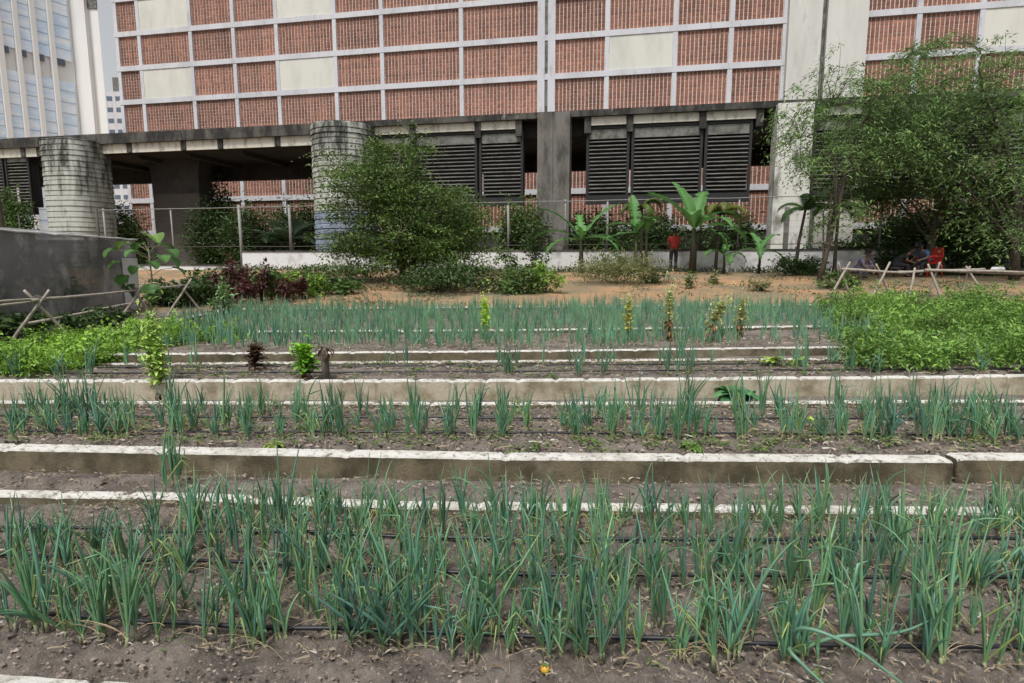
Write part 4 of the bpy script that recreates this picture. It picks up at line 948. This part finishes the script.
def palm(label, base, h, nf, L_, lean=(0, 0), col=(.06, .13, .03), tr=.06, droop=.22, group='slim palms along the wall', seed=0):
    rr = random.Random(seed); t = thing('palm', label, 'palm', tuple(base), 0, group)
    top = np.array((lean[0], lean[1], h)); g = MB(); g.tube([(0, 0, -.1), top*np.array((.3, .3, .5)), top], [tr*1.3, tr, tr*.8], 8); g.build('trunk', M['bark'], t, True)
    for k in range(nf):
        az = k*2.399+rr.uniform(-.3, .3); el = rr.uniform(.35, 1.2); p = top.copy(); pts = [p.copy()]; n = 10; g = MB()
        for i in range(n):
            p = p+np.array((math.cos(az)*math.cos(el), math.sin(az)*math.cos(el), math.sin(el)))*L_/n; pts.append(p.copy()); el -= droop*(.6+i/n)
        g.tube(pts, [.015*(1-.8*i/n) for i in range(n+1)], 4, tuple(np.array(col)*1.3), cap=False)
        kk = rr.uniform(.75, 1.3)
        for i in range(1, n+1):
            for q in range(3):
                f = q/3; P = pts[i-1]*(1-f)+pts[i]*f; d = pts[i]-pts[i-1]; d /= np.linalg.norm(d); s = np.cross(d, (0, 0, 1)); s /= np.linalg.norm(s)+1e-9
                ll = L_*.24*math.sin(math.pi*(.15+.8*i/n))
                for sg in (-1, 1):
                    e = P+(s*sg*.8+d*.55-np.array((0, 0, .45)))*ll; w_ = d*.022
                    g.add([P-w_, P+w_, (P+e)/2+w_*.9+(0, 0, .03), e, (P+e)/2-w_*.9+(0, 0, .03)], [(0, 1, 2, 3, 4)], tuple(np.array(col)*kk))
        g.build('frond', M['leaf'], t)
palm('slim palm with drooping fronds right of the white pier base', on_mound(793, 22.6), 2.4, 9, 1.35, (.25, 0), seed=1)
palm('olive crowned palm behind the twin banana', on_mound(640, 25.1), 2.6, 11, 1.3, (-.05, 0), (.09, .13, .03), seed=2, droop=.3)
palm('yellowing palm half hidden behind the big banana', on_mound(714, 24.6), 2.3, 10, 1.5, (.1, 0), (.13, .15, .035), seed=3, droop=.28)
palm('small palm in the shade right of the leaning trunk', on_mound(832, 22.0), 2.5, 9, 1.2, (.0, 0), (.05, .11, .025), seed=4)
c = behind(292, 30.0); palm('dark fan of palm fronds behind the fence by the drum', c, 1.6, 13, 2.0, (0, 0), (.035, .065, .03), .1, .14, 'palms behind the fence', 5)
c = behind(262, 30.5); palm('dark palm behind the fence corner post', c, 1.4, 11, 1.8, (0, 0), (.03, .06, .022), .1, .16, 'palms behind the fence', 6)
def edge_trunk():
    b_ = aty(4, 262, 14.5); t = thing('leaning_trunk', 'dark bare trunk leaning at the left picture edge beyond the net house', 'tree', (b_[0], 14.5, .45))
    g = MB(); g.tube([(0, 0, -.1), (-.02, 0, 1.2), (-.08, 0, 2.6), (-.2, 0, 4.6), (-.4, 0, 6.5), (-1.0, 0, 9.5)], [.17, .15, .13, .11, .09, .05], 9); g.build('trunk', M['bark'], t, True)
edge_trunk()

# ------------------------------------------------------------------ net house at the left
def net_house():
    a = np.array((-7.45, 6.4)); b_ = np.array((-8.5, 13.7)); z0, z1 = .34, 1.94
    t = thing('net_house', 'low grey shade net house with pale ragged top edge', 'net house', (-8.0, 10.0, z0)); o_ = np.array((-8.0, 10.0, z0))
    d = np.append(b_-a, 0); Ln = np.linalg.norm(d); d /= Ln; nrm = np.array((-d[1], d[0], 0))   # away from the beds
    def P(u, dep, z): return np.append(a, 0)+d*u+nrm*dep+np.array((0, 0, z))-o_
    W = 5.0
    def sheet(fn, nu, nv, name, m, th=.012):
        g = MB(); g.grid([fn(i/(nu-1), j/(nv-1)) for j in range(nv) for i in range(nu)], nu, nv); o = g.build(name, m, t, True)
        return o
    wob = lambda u, z: .05*nz(u*1.4, z*1.6, 3)+.02*nz(u*4, z*4, 6)
    sheet(lambda u, v: P(u*Ln, wob(u*Ln, v*1.6), z0-.05+(z1-z0+.05)*v), 80, 20, 'side_net', M['net'])
    sheet(lambda u, v: P(Ln+.02*nz(u*5, v*5), u*W, z0-.05+(z1-z0+.05)*v), 20, 14, 'end_net', M['net'])
    sheet(lambda u, v: P(u*Ln, v*W, z1+.22*math.sin(v*math.pi)+.03*nz(u*8, v*4)), 60, 14, 'roof_net', M['net'])
    g = MB()
    pts = [P(u, -.02, z1+.015+.035*nz(u*2.2, 1)) for u in np.linspace(-.1, Ln+.08, 40)]; g.tube(pts, [.016+.014*abs(nz(i*.7, 3)) for i in range(40)], 7); g.build('rolled_edge', M['roofsheet'], t, True)
    for u in np.linspace(.2, Ln-.05, 5):
        g = MB(); g.tube([P(u, .08, z0-.2), P(u, .08, z1)], .03, 6); g.build('post', M['pole'], t)
        g = MB(); g.tube([P(u, W-.1, z0-.2), P(u, W-.1, z1)], .03, 6); g.build('post', M['pole'], t)
    # pale plastic patch stitched at the far corner of the side net, pale boards inside
    sheet(lambda u, v: P(Ln-.75+.7*u, -.04+wob(u, v)*.4, z0+.2+1.0*v-.25*u*(1-v)), 8, 8, 'plastic_patch', M['roofsheet'])
    for u0, u1, za, zb_ in ((2.55, 3.25, 1.28, 1.62), (3.4, 5.0, 1.22, 1.58)):
        g = MB(); c_ = P((u0+u1)/2, .5, (za+zb_)/2); g.box(c_, (u1-u0, .03, zb_-za), np.array((d, nrm, (0, 0, 1.0)))); g.build('inner_board', M['roofsheet'], t)
net_house()
for i, (x, y, rx, hz) in enumerate(((-9.2, 8.2, .9, .9), (-9.5, 10.0, 1.0, 1.0), (-9.6, 11.6, .9, 1.1), (-9.8, 13.0, .6, .8), (-8.9, 7.2, .7, .7))):
    bush('shrub', ['leafy plant inside the net house, second from the frame edge', 'leafy plant in the middle of the net house', 'leafy plant inside the net house below the pale boards', 'leafy plant inside the net house nearest its end wall', 'leafy plant inside the net house at the frame edge'][i], 'plant', (x, y, .34), (rx, rx, hz), 900, .13, .5, *MG, group='plants inside the net house', seed=160+i)

# ------------------------------------------------------------------ pole rails on crossed legs
def pole(g, a, b_, r, seed):
    a, b_ = np.array(a, float), np.array(b_, float); n = 9; L_ = np.linalg.norm(b_-a)
    P = [a+(b_-a)*i/(n-1)+np.array((nz(seed, i*.5), nz(seed+9, i*.5), nz(seed+5, i*.5)))*.012*L_**.5*(0 < i < n-1) for i in range(n)]
    g.tube(P, [r*(1-.25*i/(n-1)) for i in range(n)], 7)
def rail_left():
    t = thing('pole_rail', 'thin grey pole rail on crossed legs before the net house', 'pole rail', (-6.6, 9, .36)); o_ = np.array((-6.6, 9, .36))
    k = 0
    for Y, sp_ in ((8.35, .36), (10.55, .34), (12.1, .36)):
        z = .93+.02*k
        for sg in (-1, 1):
            g = MB(); pole(g, np.array((-6.6+sg*sp_*.8, Y+sg*.28, .30))-o_, np.array((-6.6-sg*.14, Y-sg*.05, z+.16))-o_, .024, k*3+sg); g.build('leg', M['pole'], t, True)
        k += 1
    for ya, yb, za, zb_, dx in ((5.6, 8.5, .98, .965, .02), (5.6, 8.6, .86, .93, -.05), (8.2, 10.7, .95, .97, .03), (10.4, 12.3, .965, 1.0, -.02), (8.6, 11.9, .60, .76, -.35)):
        g = MB(); pole(g, np.array((-6.6+dx, ya, za))-o_, np.array((-6.6+dx, yb, zb_))-o_, .022, ya*7); g.build('rail', M['pole'], t, True)
    g = MB()
    for Y in (8.35, 10.55, 12.1): g.tube([np.array((-6.7, Y-.02, .94))-o_, np.array((-6.6, Y, 1.0))-o_, np.array((-6.5, Y+.02, .94))-o_], .03, 6)
    g.build('lashing', M['rust'], t)
rail_left()
def rail_right():
    t = thing('pole_rail', 'long weathered pole rail on crossed legs under the right trees', 'pole rail', (11, 15.9, .5)); o_ = np.array((11, 15.9, .5))
    def g3(px, py, Y): return aty(px, py, Y)-o_
    Y = 15.9
    k = 0
    for (ax_, ay, bx, by) in ((828, 295, 850, 262), (852, 290, 838, 262), (870, 300, 890, 262), (893, 292, 876, 264), (910, 288, 915, 268), (928, 287, 940, 262), (943, 290, 928, 264), (960, 292, 970, 266), (991, 304, 966, 266), (1030, 300, 1045, 264), (1062, 304, 1040, 264)):
        a = g3(ax_, ay, Y-.25+(k % 2)*.4); b_ = g3(bx, by, Y+.05); a[2] = min(a[2], ground_z(11, 15.9)-.5+.02)-.06
        g = MB(); pole(g, a, b_, .034, k*5.0); g.build('leg', M['pole'], t, True); k += 1
    for (xa, ya, xb, yb, dz) in ((842, 269, 905, 273, 0), (898, 272, 985, 269, .05), (925, 270, 1060, 273, -.03), (960, 271.5, 1062, 275, .06)):
        g = MB(); pole(g, g3(xa, ya, Y+dz), g3(xb, yb, Y+dz), .038, xa*.1); g.build('rail', M['pole'], t, True)
    g = MB(); c_ = g3(998, 268.2, Y+.03); g.box(c_, (.32, .1, .07), taper=.8); g.build('white_rag', M['whitewall'], t)
rail_right()

# ------------------------------------------------------------------ single crop plants
def leaf_on(g, p, az, el, L_, w_, col, dr=.2, n=5):
    pts = [np.array(p, float)]; q = pts[0].copy()
    for i in range(n):
        q = q+np.array((math.cos(az)*math.cos(el), math.sin(az)*math.cos(el), math.sin(el)))*L_/n; pts.append(q.copy()); el -= dr
    wid = [w_*.25]+[w_*math.sin(math.pi*min(.97, .18+.8*(i+1)/(n+.4)))+.001 for i in range(n)]
    blade(g, pts, wid, col, .35)
def bolter(label, base, h, wd, top, low, brown=0.0, lean=0, seed=0, n=70, L_=.09):
    """a bolting leafy stalk: colour runs from low to top, brown = share of dead lower leaves"""
    rr = random.Random(seed); t = thing('bolting_lettuce', label, 'plant', tuple(base), 0, 'bolting stalks among the onions')
    g = MB(); g.tube([(0, 0, -.03), (lean*.4, 0, h*.5), (lean, 0, h)], [.012, .009, .004], 6, (.2, .2, .08)); g.build('stem', M['leaf'], t, True)
    g = MB()
    for k in range(9):      # side shoots
        f = .25+.7*k/9; a = k*2.4; e = np.array((lean*f+math.cos(a)*wd*.55, math.sin(a)*wd*.55, h*min(1.02, f+.16)))
        g.tube([(lean*f, 0, h*f), (np.array((lean*f, 0, h*f))+e)/2+(0, 0, .01), e], .0028, 4, tuple(np.array(mixc(low, top, f))*.8), cap=False)
        m = 26 if n > 85 else 10
        P = np.stack([NR.normal(0, wd*.16, m), NR.normal(0, wd*.16, m), NR.normal(0, h*.05, m)], 1)+np.array((lean*f, 0, h*f))*(1-NR.uniform(.3, 1.1, (m, 1)))+e*NR.uniform(.3, 1.1, (m, 1))
        kk = rr.uniform(.75, 1.2); leafcloud(g, P, wd*(.30 if n > 85 else .4), .35, np.array(mixc(low, top, f))*kk, np.array(top)*kk, tilt=1.2)
    for k in range(n):
        f = .04+.96*rr.random()**.8; c = mixc(low, top, f)
        if f < .12+brown: c = mixc((.10, .045, .02), (.22, .11, .04), rr.random())
        kk = rr.uniform(.75, 1.25); sz = wd*(.4+.6*math.sin(math.pi*min(1, f*.9+.1)))*(.7 if n > 85 else 1)
        leaf_on(g, (lean*f, 0, h*f), rr.random()*6.28, rr.uniform(.1, 1.2)-(1.4 if f < .12+brown else 0), sz*rr.uniform(.6, 1.2), L_*wd*1.4*rr.uniform(.6, 1.2), tuple(np.array(c)*kk), .22, 4)
    g.build('leaves', M['leaf'], t, True)
def gp(px, py, z): p = atz(px, py, z); p[2] = z-.01; return p
bolter('tall pale feathery lettuce stalk at the back of the second bed', gp(160, 397, Z2), .72, .20, (.42, .58, .15), (.32, .45, .11), .04, -.03, 1, 230, .10)
bolter('bright lime lettuce tower among the dense far onions', gp(485, 337, Z4), .55, .12, (.55, .74, .10), (.38, .58, .08), 0, 0, 2, 90, .2)
bolter('pale green stalk with yellow base among the far onions', gp(628, 339, Z4), .60, .13, (.46, .54, .18), (.52, .42, .08), .04, 0, 3, 90, .14)
bolter('pale stalk with brown dead middle, second from the yellow based one', gp(668, 340, Z4), .66, .15, (.48, .54, .23), (.32, .25, .1), .35, 0, 4, 110, .12)
bolter('leaning pale stalk with brown lower leaves near the kerb piece', gp(708, 341, Z4), .55, .18, (.46, .53, .22), (.32, .23, .09), .38, .18, 5, 110, .12)
bolter('short pale stalk with brown base beside the leaning one', gp(738, 338, Z4), .54, .14, (.46, .53, .22), (.32, .23, .09), .34, .05, 6, 100, .12)
bolter('low bright green lettuce cone in front of the dead stump', gp(305, 377, Z3), .32, .17, (.24, .50, .04), (.07, .18, .03), 0, 0, 7, 80, .22)
bolter('ragged brown dead plant on the third bed', gp(255, 370, Z3), .25, .15, (.06, .035, .02), (.05, .03, .02), 0, .02, 8, 45, .2)
def stump():
    b_ = gp(326, 378, Z3); t = thing('dead_stump', 'dark brown dead stalk standing stiffly beside the bright lettuce', 'plant', tuple(b_))
    g = MB(); g.tube([(0, 0, -.05), (.0, 0, .12), (-.01, 0, .26), (-.005, 0, .33)], [.045, .04, .045, .03], 8); g.build('stalk', M['bark'], t, True)
    g = MB()
    for k in range(12): leaf_on(g, (0, 0, .33-.1*R.random()), R.random()*6.28, R.uniform(-.4, .5), .12, .02, (.06, .04, .025), .4, 4)
    g.build('dead_leaves', M['leaf'], t)
stump()
def rosette(name, label, cat, base, r, n, wd, col, rise=.7, group=None, dr=.25):
    t = thing(name, label, cat, tuple(base), R.random()*6, group); g = MB()
    for k in range(n):
        kk = R.uniform(.7, 1.3); leaf_on(g, (0, 0, .01), k*2.4, rise*R.uniform(.5, 1.4), r*R.uniform(.7, 1.15), wd*R.uniform(.8, 1.2), tuple(np.array(col)*kk), dr, 6)
    g.build('leaves', M['leaf'], t, True)
    g = MB(); g.tube([(0, 0, -.04), (0, 0, .05)], [.018, .012], 6, (.25, .3, .15)); g.build('stem', M['leaf'], t)
rosette('cabbage', 'wide dark green cabbage growing by the block kerb', 'cabbage', np.array((2.23, 5.83, .11)), .27, 16, .085, (.07, .20, .07), .75)
rosette('lettuce', 'yellow green young lettuce on the third bed, the one nearest the cabbage', 'lettuce', gp(772, 364, Z3), .16, 10, .05, (.26, .38, .06), 1.0, 'young lettuces on the third bed')
rosette('lettuce', 'yellow green young lettuce on the third bed, the middle of three', 'lettuce', gp(798, 365, Z3), .13, 9, .04, (.24, .38, .06), 1.0, 'young lettuces on the third bed')
rosette('lettuce', 'pale green young lettuce on the third bed nearest the parsley bank', 'lettuce', gp(872, 368, Z3), .15, 9, .045, (.25, .34, .08), 1.0, 'young lettuces on the third bed')
rosette('lettuce', 'tiny lime seedling alone on bare soil of the second bed', 'seedling', gp(811, 424, Z2), .075, 6, .02, (.28, .40, .06), 1.2)
rosette('lettuce', 'small lime seedling among the second bed onions', 'seedling', gp(685, 420, Z2), .07, 6, .02, (.26, .38, .06), 1.2)
rosette('lettuce', 'flat yellow green weed on the front edge of the second bed', 'weed', gp(273, 444, Z2), .09, 10, .022, (.20, .27, .06), .3)
rosette('lettuce', 'flat green weed by the front kerb of the second bed', 'weed', gp(692, 446, Z2), .11, 12, .02, (.12, .22, .05), .35)
def big_leaf_plant():
    b_ = np.array((-6.25, 10.4, .36)); t = thing('broad_leaved_plant', 'young plant with big rounded leaves on a thin stalk before the net house', 'plant', tuple(b_))
    tgt = [(118, 250), (128, 243), (138, 252), (126, 275), (150, 237), (160, 256), (165, 258), (151, 284), (150, 262), (172, 268), (122, 262), (143, 244), (158, 246), (135, 284), (141, 268), (168, 250)]
    g = MB(); g.tube([(0, 0, -.05), (-.02, 0, .45), (.04, 0, .8), (.02, 0, 1.35)], [.022, .018, .015, .008], 7, (.2, .22, .12)); g.build('stalk', M['leaf'], t, True)
    for i, (px, py) in enumerate(tgt):
        p = aty(px, py, 10.4+R.uniform(-.3, .3))-b_; s = np.array((.02, 0, min(1.3, max(.6, p[2]-.15))))
        g = MB(); g.tube([s, (s+p)/2+(0, 0, .05), p], .005, 4, (.25, .25, .12), cap=False)
        az = math.atan2(p[1], p[0])+R.uniform(-.5, .5); kk = R.uniform(.8, 1.3); big = .36 if i in (7, 4) else R.uniform(.22, .30)
        leaf_on(g, p, az, R.uniform(-.2, .3)-(.9 if py > 270 else 0), big, big*.44, (.055*kk, .13*kk, .03*kk) if i not in (4, 1) else (.12, .21, .045), .2, 7); g.build('leaf', M['leaf'], t, True)
big_leaf_plant()
def fruit():
    p = atz(545, 672, 0); t = thing('orange_fruit', 'small orange fruit lying on the bare soil among the front onions', 'fruit', (p[0], p[1], .012))
    g = MB(); n = 12; P = []
    for j in range(9):
        a = math.pi*j/8
        for i in range(n):
            b_ = 2*math.pi*i/n; r = .017*(1+.05*math.cos(b_*5)); P.append((math.sin(a)*math.cos(b_)*r, math.sin(a)*math.sin(b_)*r, .0145*math.cos(a)*1.2-.003*(j == 0)))
    g.add(P, [(j*n+i, (j+1)*n+i, (j+1)*n+(i+1) % n, j*n+(i+1) % n) for j in range(8) for i in range(n)]); g.build('skin', M['fruit'], t, True)
    g = MB()
    for k in range(5): leaf_on(g, (0, 0, .016), k*1.26, .1, .014, .004, (.1, .16, .04), .2, 3)
    g.build('calyx', M['leaf'], t)
fruit()

# ------------------------------------------------------------------ people
def skin_mesh(verts, edges, radii, root=0, sub=2):
    me = bpy.data.meshes.new('skeleton'); me.from_pydata([tuple(v) for v in verts], edges, []); o = bpy.data.objects.new('skeleton', me); C.objects.link(o)
    m = o.modifiers.new('skin', 'SKIN'); m.use_smooth_shade = True
    s = o.modifiers.new('sub', 'SUBSURF'); s.levels = sub; s.render_levels = sub
    for i, d in enumerate(me.skin_vertices[0].data):
        r = radii[i]; d.radius = (r if hasattr(r, '__len__') else (r, r)); d.use_root = (i == root)
    dg = bpy.context.evaluated_depsgraph_get(); dg.update(); ev = o.evaluated_get(dg); out = bpy.data.meshes.new_from_object(ev)
    bpy.data.objects.remove(o); bpy.data.meshes.remove(me)
    out.polygons.foreach_set('use_smooth', [True]*len(out.polygons))
    return out
def link_mesh(name, me, m, parent):
    me.name = name; me.materials.clear(); me.materials.append(m); o = bpy.data.objects.new(name, me); C.objects.link(o); o.parent = parent; return o
def person(label, loc, rz, J, shirt, trousers, hair, group=None, shoe='dark_cloth'):
    """J: joint dictionary, figure faces -Y"""
    t = thing('person', label, 'person', tuple(loc), rz, group)
    A = {k: np.array(v, float) for k, v in J.items()}
    names = ['pelvis', 'belly', 'chest', 'neck', 'chin', 'head', 'crown']; V = [A[n] for n in names]; Rd = [(.125, .10), (.115, .095), (.14, .10), .05, .062, (.078, .092), .055]
    Ed = [(i, i+1) for i in range(6)]
    d = A['head']-A['chin']
    for sd in ('l', 'r'):
        b = len(V)
        V += [A['sh_'+sd], A['el_'+sd], A['wr_'+sd], A['ha_'+sd]]; Rd += [.052, .042, .03, (.036, .022)]
        Ed += [(2, b), (b, b+1), (b+1, b+2), (b+2, b+3)]
        w_ = A['ha_'+sd]; dirn = A['ha_'+sd]-A['wr_'+sd]; dirn /= np.linalg.norm(dirn); sx = np.cross(dirn, (0, 1, 0)); sx = sx/(np.linalg.norm(sx)+1e-6)
        for q, ln in ((-.024, .075), (-.008, .085), (.008, .08), (.024, .065)):
            k = len(V); V += [w_+sx*q+dirn*.02, w_+sx*q*1.1+dirn*(.02+ln*.5), w_+sx*q*1.1+dirn*(.02+ln*.9)+np.array((0, -.012, 0))]; Rd += [.010, .0085, .007]; Ed += [(b+3, k), (k, k+1), (k+1, k+2)]
        k = len(V); V += [w_+sx*.03*(1 if sd == 'l' else -1)+np.array((0, -.02, 0)), w_+sx*.045*(1 if sd == 'l' else -1)+dirn*.04+np.array((0, -.03, 0))]; Rd += [.011, .009]; Ed += [(b+3, k), (k, k+1)]
        b = len(V)
        V += [A['hip_'+sd], A['kn_'+sd], A['an_'+sd], A['toe_'+sd]]; Rd += [.085, .058, .04, (.04, .028)]
        Ed += [(0, b), (b, b+1), (b+1, b+2), (b+2, b+3)]
    body = link_mesh('body', skin_mesh(V, Ed, Rd), M['skin'], t)
    # shirt: torso and upper arms
    V = [A['belly']*.35+A['pelvis']*.65, A['belly'], A['chest'], A['neck']*.75+A['chest']*.25]; Rd = [(.165, .14), (.155, .135), (.18, .14), .08]; Ed = [(0, 1), (1, 2), (2, 3)]
    for sd in ('l', 'r'):
        b = len(V); V += [A['sh_'+sd], A['sh_'+sd]*.25+A['el_'+sd]*.75]; Rd += [.072, .062]; Ed += [(2, b), (b, b+1)]
    link_mesh('shirt', skin_mesh(V, Ed, Rd, 1), M[shirt], t)
    V = [A['pelvis']*.7+A['belly']*.3, A['pelvis']]; Rd = [(.142, .12), (.148, .125)]; Ed = [(0, 1)]
    for sd in ('l', 'r'):
        b = len(V); V += [A['hip_'+sd], A['kn_'+sd], A['an_'+sd]*.93+A['kn_'+sd]*.07]; Rd += [.102, .074, .058]; Ed += [(1, b), (b, b+1), (b+1, b+2)]
    link_mesh('trousers', skin_mesh(V, Ed, Rd, 1), M[trousers], t)
    for sd in ('l', 'r'):
        V = [A['an_'+sd]+np.array((0, .03, -.03)), A['an_'+sd]*.5+A['toe_'+sd]*.5, A['toe_'+sd]]; link_mesh('shoe', skin_mesh(V, [(0, 1), (1, 2)], [(.045, .04), (.047, .036), (.042, .03)], 1), M[shoe], t)
    up = A['crown']-A['chin']; up /= np.linalg.norm(up); bk = A['back']
    V = [A['head']+bk*.025+up*.0, A['head']+up*.05+bk*.012, A['crown']+up*.012]; link_mesh('hair', skin_mesh(V, [(0, 1), (1, 2)], [(.07, .07), (.088, .094), (.035, .035)], 1), M[hair], t)
    # face
    fc = -bk; sd_ = np.cross(up, fc); g = MB()
    e = A['head']+fc*.088
    g.tube([A['head']+fc*.08+up*.01, A['head']+fc*.102-up*.025, A['head']+fc*.085-up*.032], [.008, .013, .008], 6); g.build('nose', M['skin'], t, True)
    for q in (-1, 1):
        g = MB(); g.tube([A['head']+fc*.081+sd_*q*.034-sd_*.008+up*.012, A['head']+fc*.081+sd_*q*.034+sd_*.008+up*.012], .006, 6); g.build('eye', M['hair'], t)
        g = MB(); g.tube([A['head']+sd_*q*.082+up*.012, A['head']+sd_*q*.092-up*.015, A['head']+sd_*q*.083-up*.035], [.01, .017, .009], 6); g.build('ear', M['skin'], t, True)
    g = MB(); g.tube([A['head']+fc*.084-sd_*.025-up*.058, A['head']+fc*.09-up*.056, A['head']+fc*.084+sd_*.025-up*.058], .006, 6); g.build('mouth', M['red_cloth'], t)
    return t
stand = dict(pelvis=(0, 0, .93), belly=(0, .01, 1.10), chest=(0, .01, 1.32), neck=(0, .01, 1.46), chin=(0, -.01, 1.53), head=(0, -.01, 1.60), crown=(0, 0, 1.67), back=(0, 1, 0),
             sh_l=(.18, .01, 1.38), el_l=(.25, -.02, 1.12), wr_l=(.19, -.2, .98), ha_l=(.15, -.26, .95), sh_r=(-.18, .01, 1.38), el_r=(-.26, -.0, 1.12), wr_r=(-.22, -.16, .93), ha_r=(-.19, -.21, .88),
             hip_l=(.09, 0, .88), kn_l=(.10, -.02, .48), an_l=(.10, .02, .08), toe_l=(.11, -.14, .035), hip_r=(-.09, 0, .88), kn_r=(-.10, -.02, .48), an_r=(-.10, .02, .08), toe_r=(-.12, -.14, .035))
person('person in red shirt and dark trousers standing with back turned beside the big banana', on_mound(672, 24.6, .02), math.pi, stand, 'red_cloth', 'dark_cloth', 'hair')
def sit(fw, seat=.46):
    k = math.sin(fw); q = math.cos(fw)
    def tp(h, s=0): return np.array((s, -k*h, seat+.08+q*h))
    bk = np.array((0, q, k)); 
    return dict(pelvis=tp(0), belly=tp(.17), chest=tp(.39), neck=tp(.53), chin=tp(.59)+(0, -.03, 0), head=tp(.66)+(0, -.03, 0), crown=tp(.73)+(0, -.03, 0), back=bk,
                sh_l=tp(.45, .18), el_l=tp(.22, .24)+(0, -.18, -.02), wr_l=np.array((.16, -.50, seat+.17)), ha_l=np.array((.14, -.57, seat+.15)), sh_r=tp(.45, -.18), el_r=tp(.22, -.24)+(0, -.18, -.02), wr_r=np.array((-.16, -.50, seat+.17)), ha_r=np.array((-.14, -.57, seat+.15)),
                hip_l=(.10, -.03, seat+.07), kn_l=(.14, -.44, seat+.03), an_l=(.14, -.42, .08), toe_l=(.15, -.58, .035), hip_r=(-.10, -.03, seat+.07), kn_r=(-.14, -.44, seat+.03), an_r=(-.14, -.42, .08), toe_r=(-.15, -.58, .035))
YP = 21.6
pc = on_mound(926, YP)
def chair():
    t = thing('plastic_chair', 'bright red plastic armchair under the shady tree', 'chair', tuple(pc+np.array((0, 0, .02))), -math.pi/2+.12)
    t.scale = (1.08,)*3
    g = MB(); P = []      # seat + back shell, faces -Y
    prof = [(-.27, .40), (-.24, .44), (-.1, .425), (.1, .415), (.2, .43), (.25, .55), (.29, .75), (.315, .92), (.31, .96)]
    for y, z in prof:
        for i in range(9):
            a = -1+i/4; w_ = .25 if z < .5 else .25-.06*(max(0, z-.8)*4)
            P.append((a*w_, y-(.05*a*a if z > .5 else 0), z+(.02*a*a if z < .5 else 0)-(.05*a*a if z > .9 else 0)))
    g.grid(P, 9, len(prof)); o = g.build('shell', M['red_plastic'], t, True); m = o.modifiers.new('thick', 'SOLIDIFY'); m.thickness = .022
    for x in (-.25, .25):
        g = MB(); g.tube([(x, .27, .62), (x*1.12, .05, .66), (x*1.12, -.22, .655), (x*1.05, -.26, .60), (x, -.25, .42)], [.02, .026, .028, .024, .022], 8); g.build('armrest', M['red_plastic'], t, True)
        for y in (-.25, .22):
            g = MB(); g.tube([(x*.92, y, .42), (x*1.08, y*1.15, -.02)], [.03, .022], 6); g.build('leg', M['red_plastic'], t, True)
chair()
chair_dir = np.array((math.sin(-math.pi/2+.35), -math.cos(-math.pi/2+.35), 0))
person('person in blue shirt leaning forward on the red plastic chair', pc+chair_dir*.14+np.array((0, 0, .02)), -math.pi/2+.35, sit(.65, .43), 'blue_cloth', 'dark_cloth', 'hair')
pd = on_mound(890, YP)
def stool():
    t = thing('wooden_stool', 'low dark stool under the person in black', 'stool', tuple(pd))
    g = MB(); g.box((0, 0, .36), (.36, .36, .05)); g.build('seat', M['bark'], t)
    for x in (-.13, .13):
        for y in (-.13, .13):
            g = MB(); g.tube([(x, y, .34), (x*1.2, y*1.2, -.06)], .02, 6); g.build('leg', M['bark'], t)
stool()
person('person in black clothes hunched on a low stool facing the blue shirt', pd+np.array((0, 0, .02)), math.pi/2-.3, sit(.9, .39), 'dark_cloth', 'dark_cloth', 'hair')
pe = on_mound(857, 20.6)
cr = dict(pelvis=(0, .05, .28), belly=(0, -.02, .42), chest=(0, -.14, .60), neck=(0, -.2, .72), chin=(0, -.25, .77), head=(0, -.27, .84), crown=(0, -.27, .91), back=(0, 1, 0),
          sh_l=(.17, -.16, .66), el_l=(.25, -.3, .44), wr_l=(.16, -.46, .30), ha_l=(.13, -.52, .25), sh_r=(-.17, -.16, .66), el_r=(-.25, -.3, .44), wr_r=(-.16, -.46, .30), ha_r=(-.13, -.52, .25),
          hip_l=(.1, .02, .26), kn_l=(.17, -.36, .46), an_l=(.13, -.06, .08), toe_l=(.15, -.22, .035), hip_r=(-.1, .02, .26), kn_r=(-.17, -.36, .46), an_r=(-.13, -.06, .08), toe_r=(-.15, -.22, .035))
person('person in grey blue clothes crouching behind the pole rail', pe+np.array((0, 0, .02)), .5, cr, 'grey_cloth', 'grey_cloth', 'hair')
print('onions', N_ONION, 'verts', sum(len(m.vertices) for m in bpy.data.meshes))
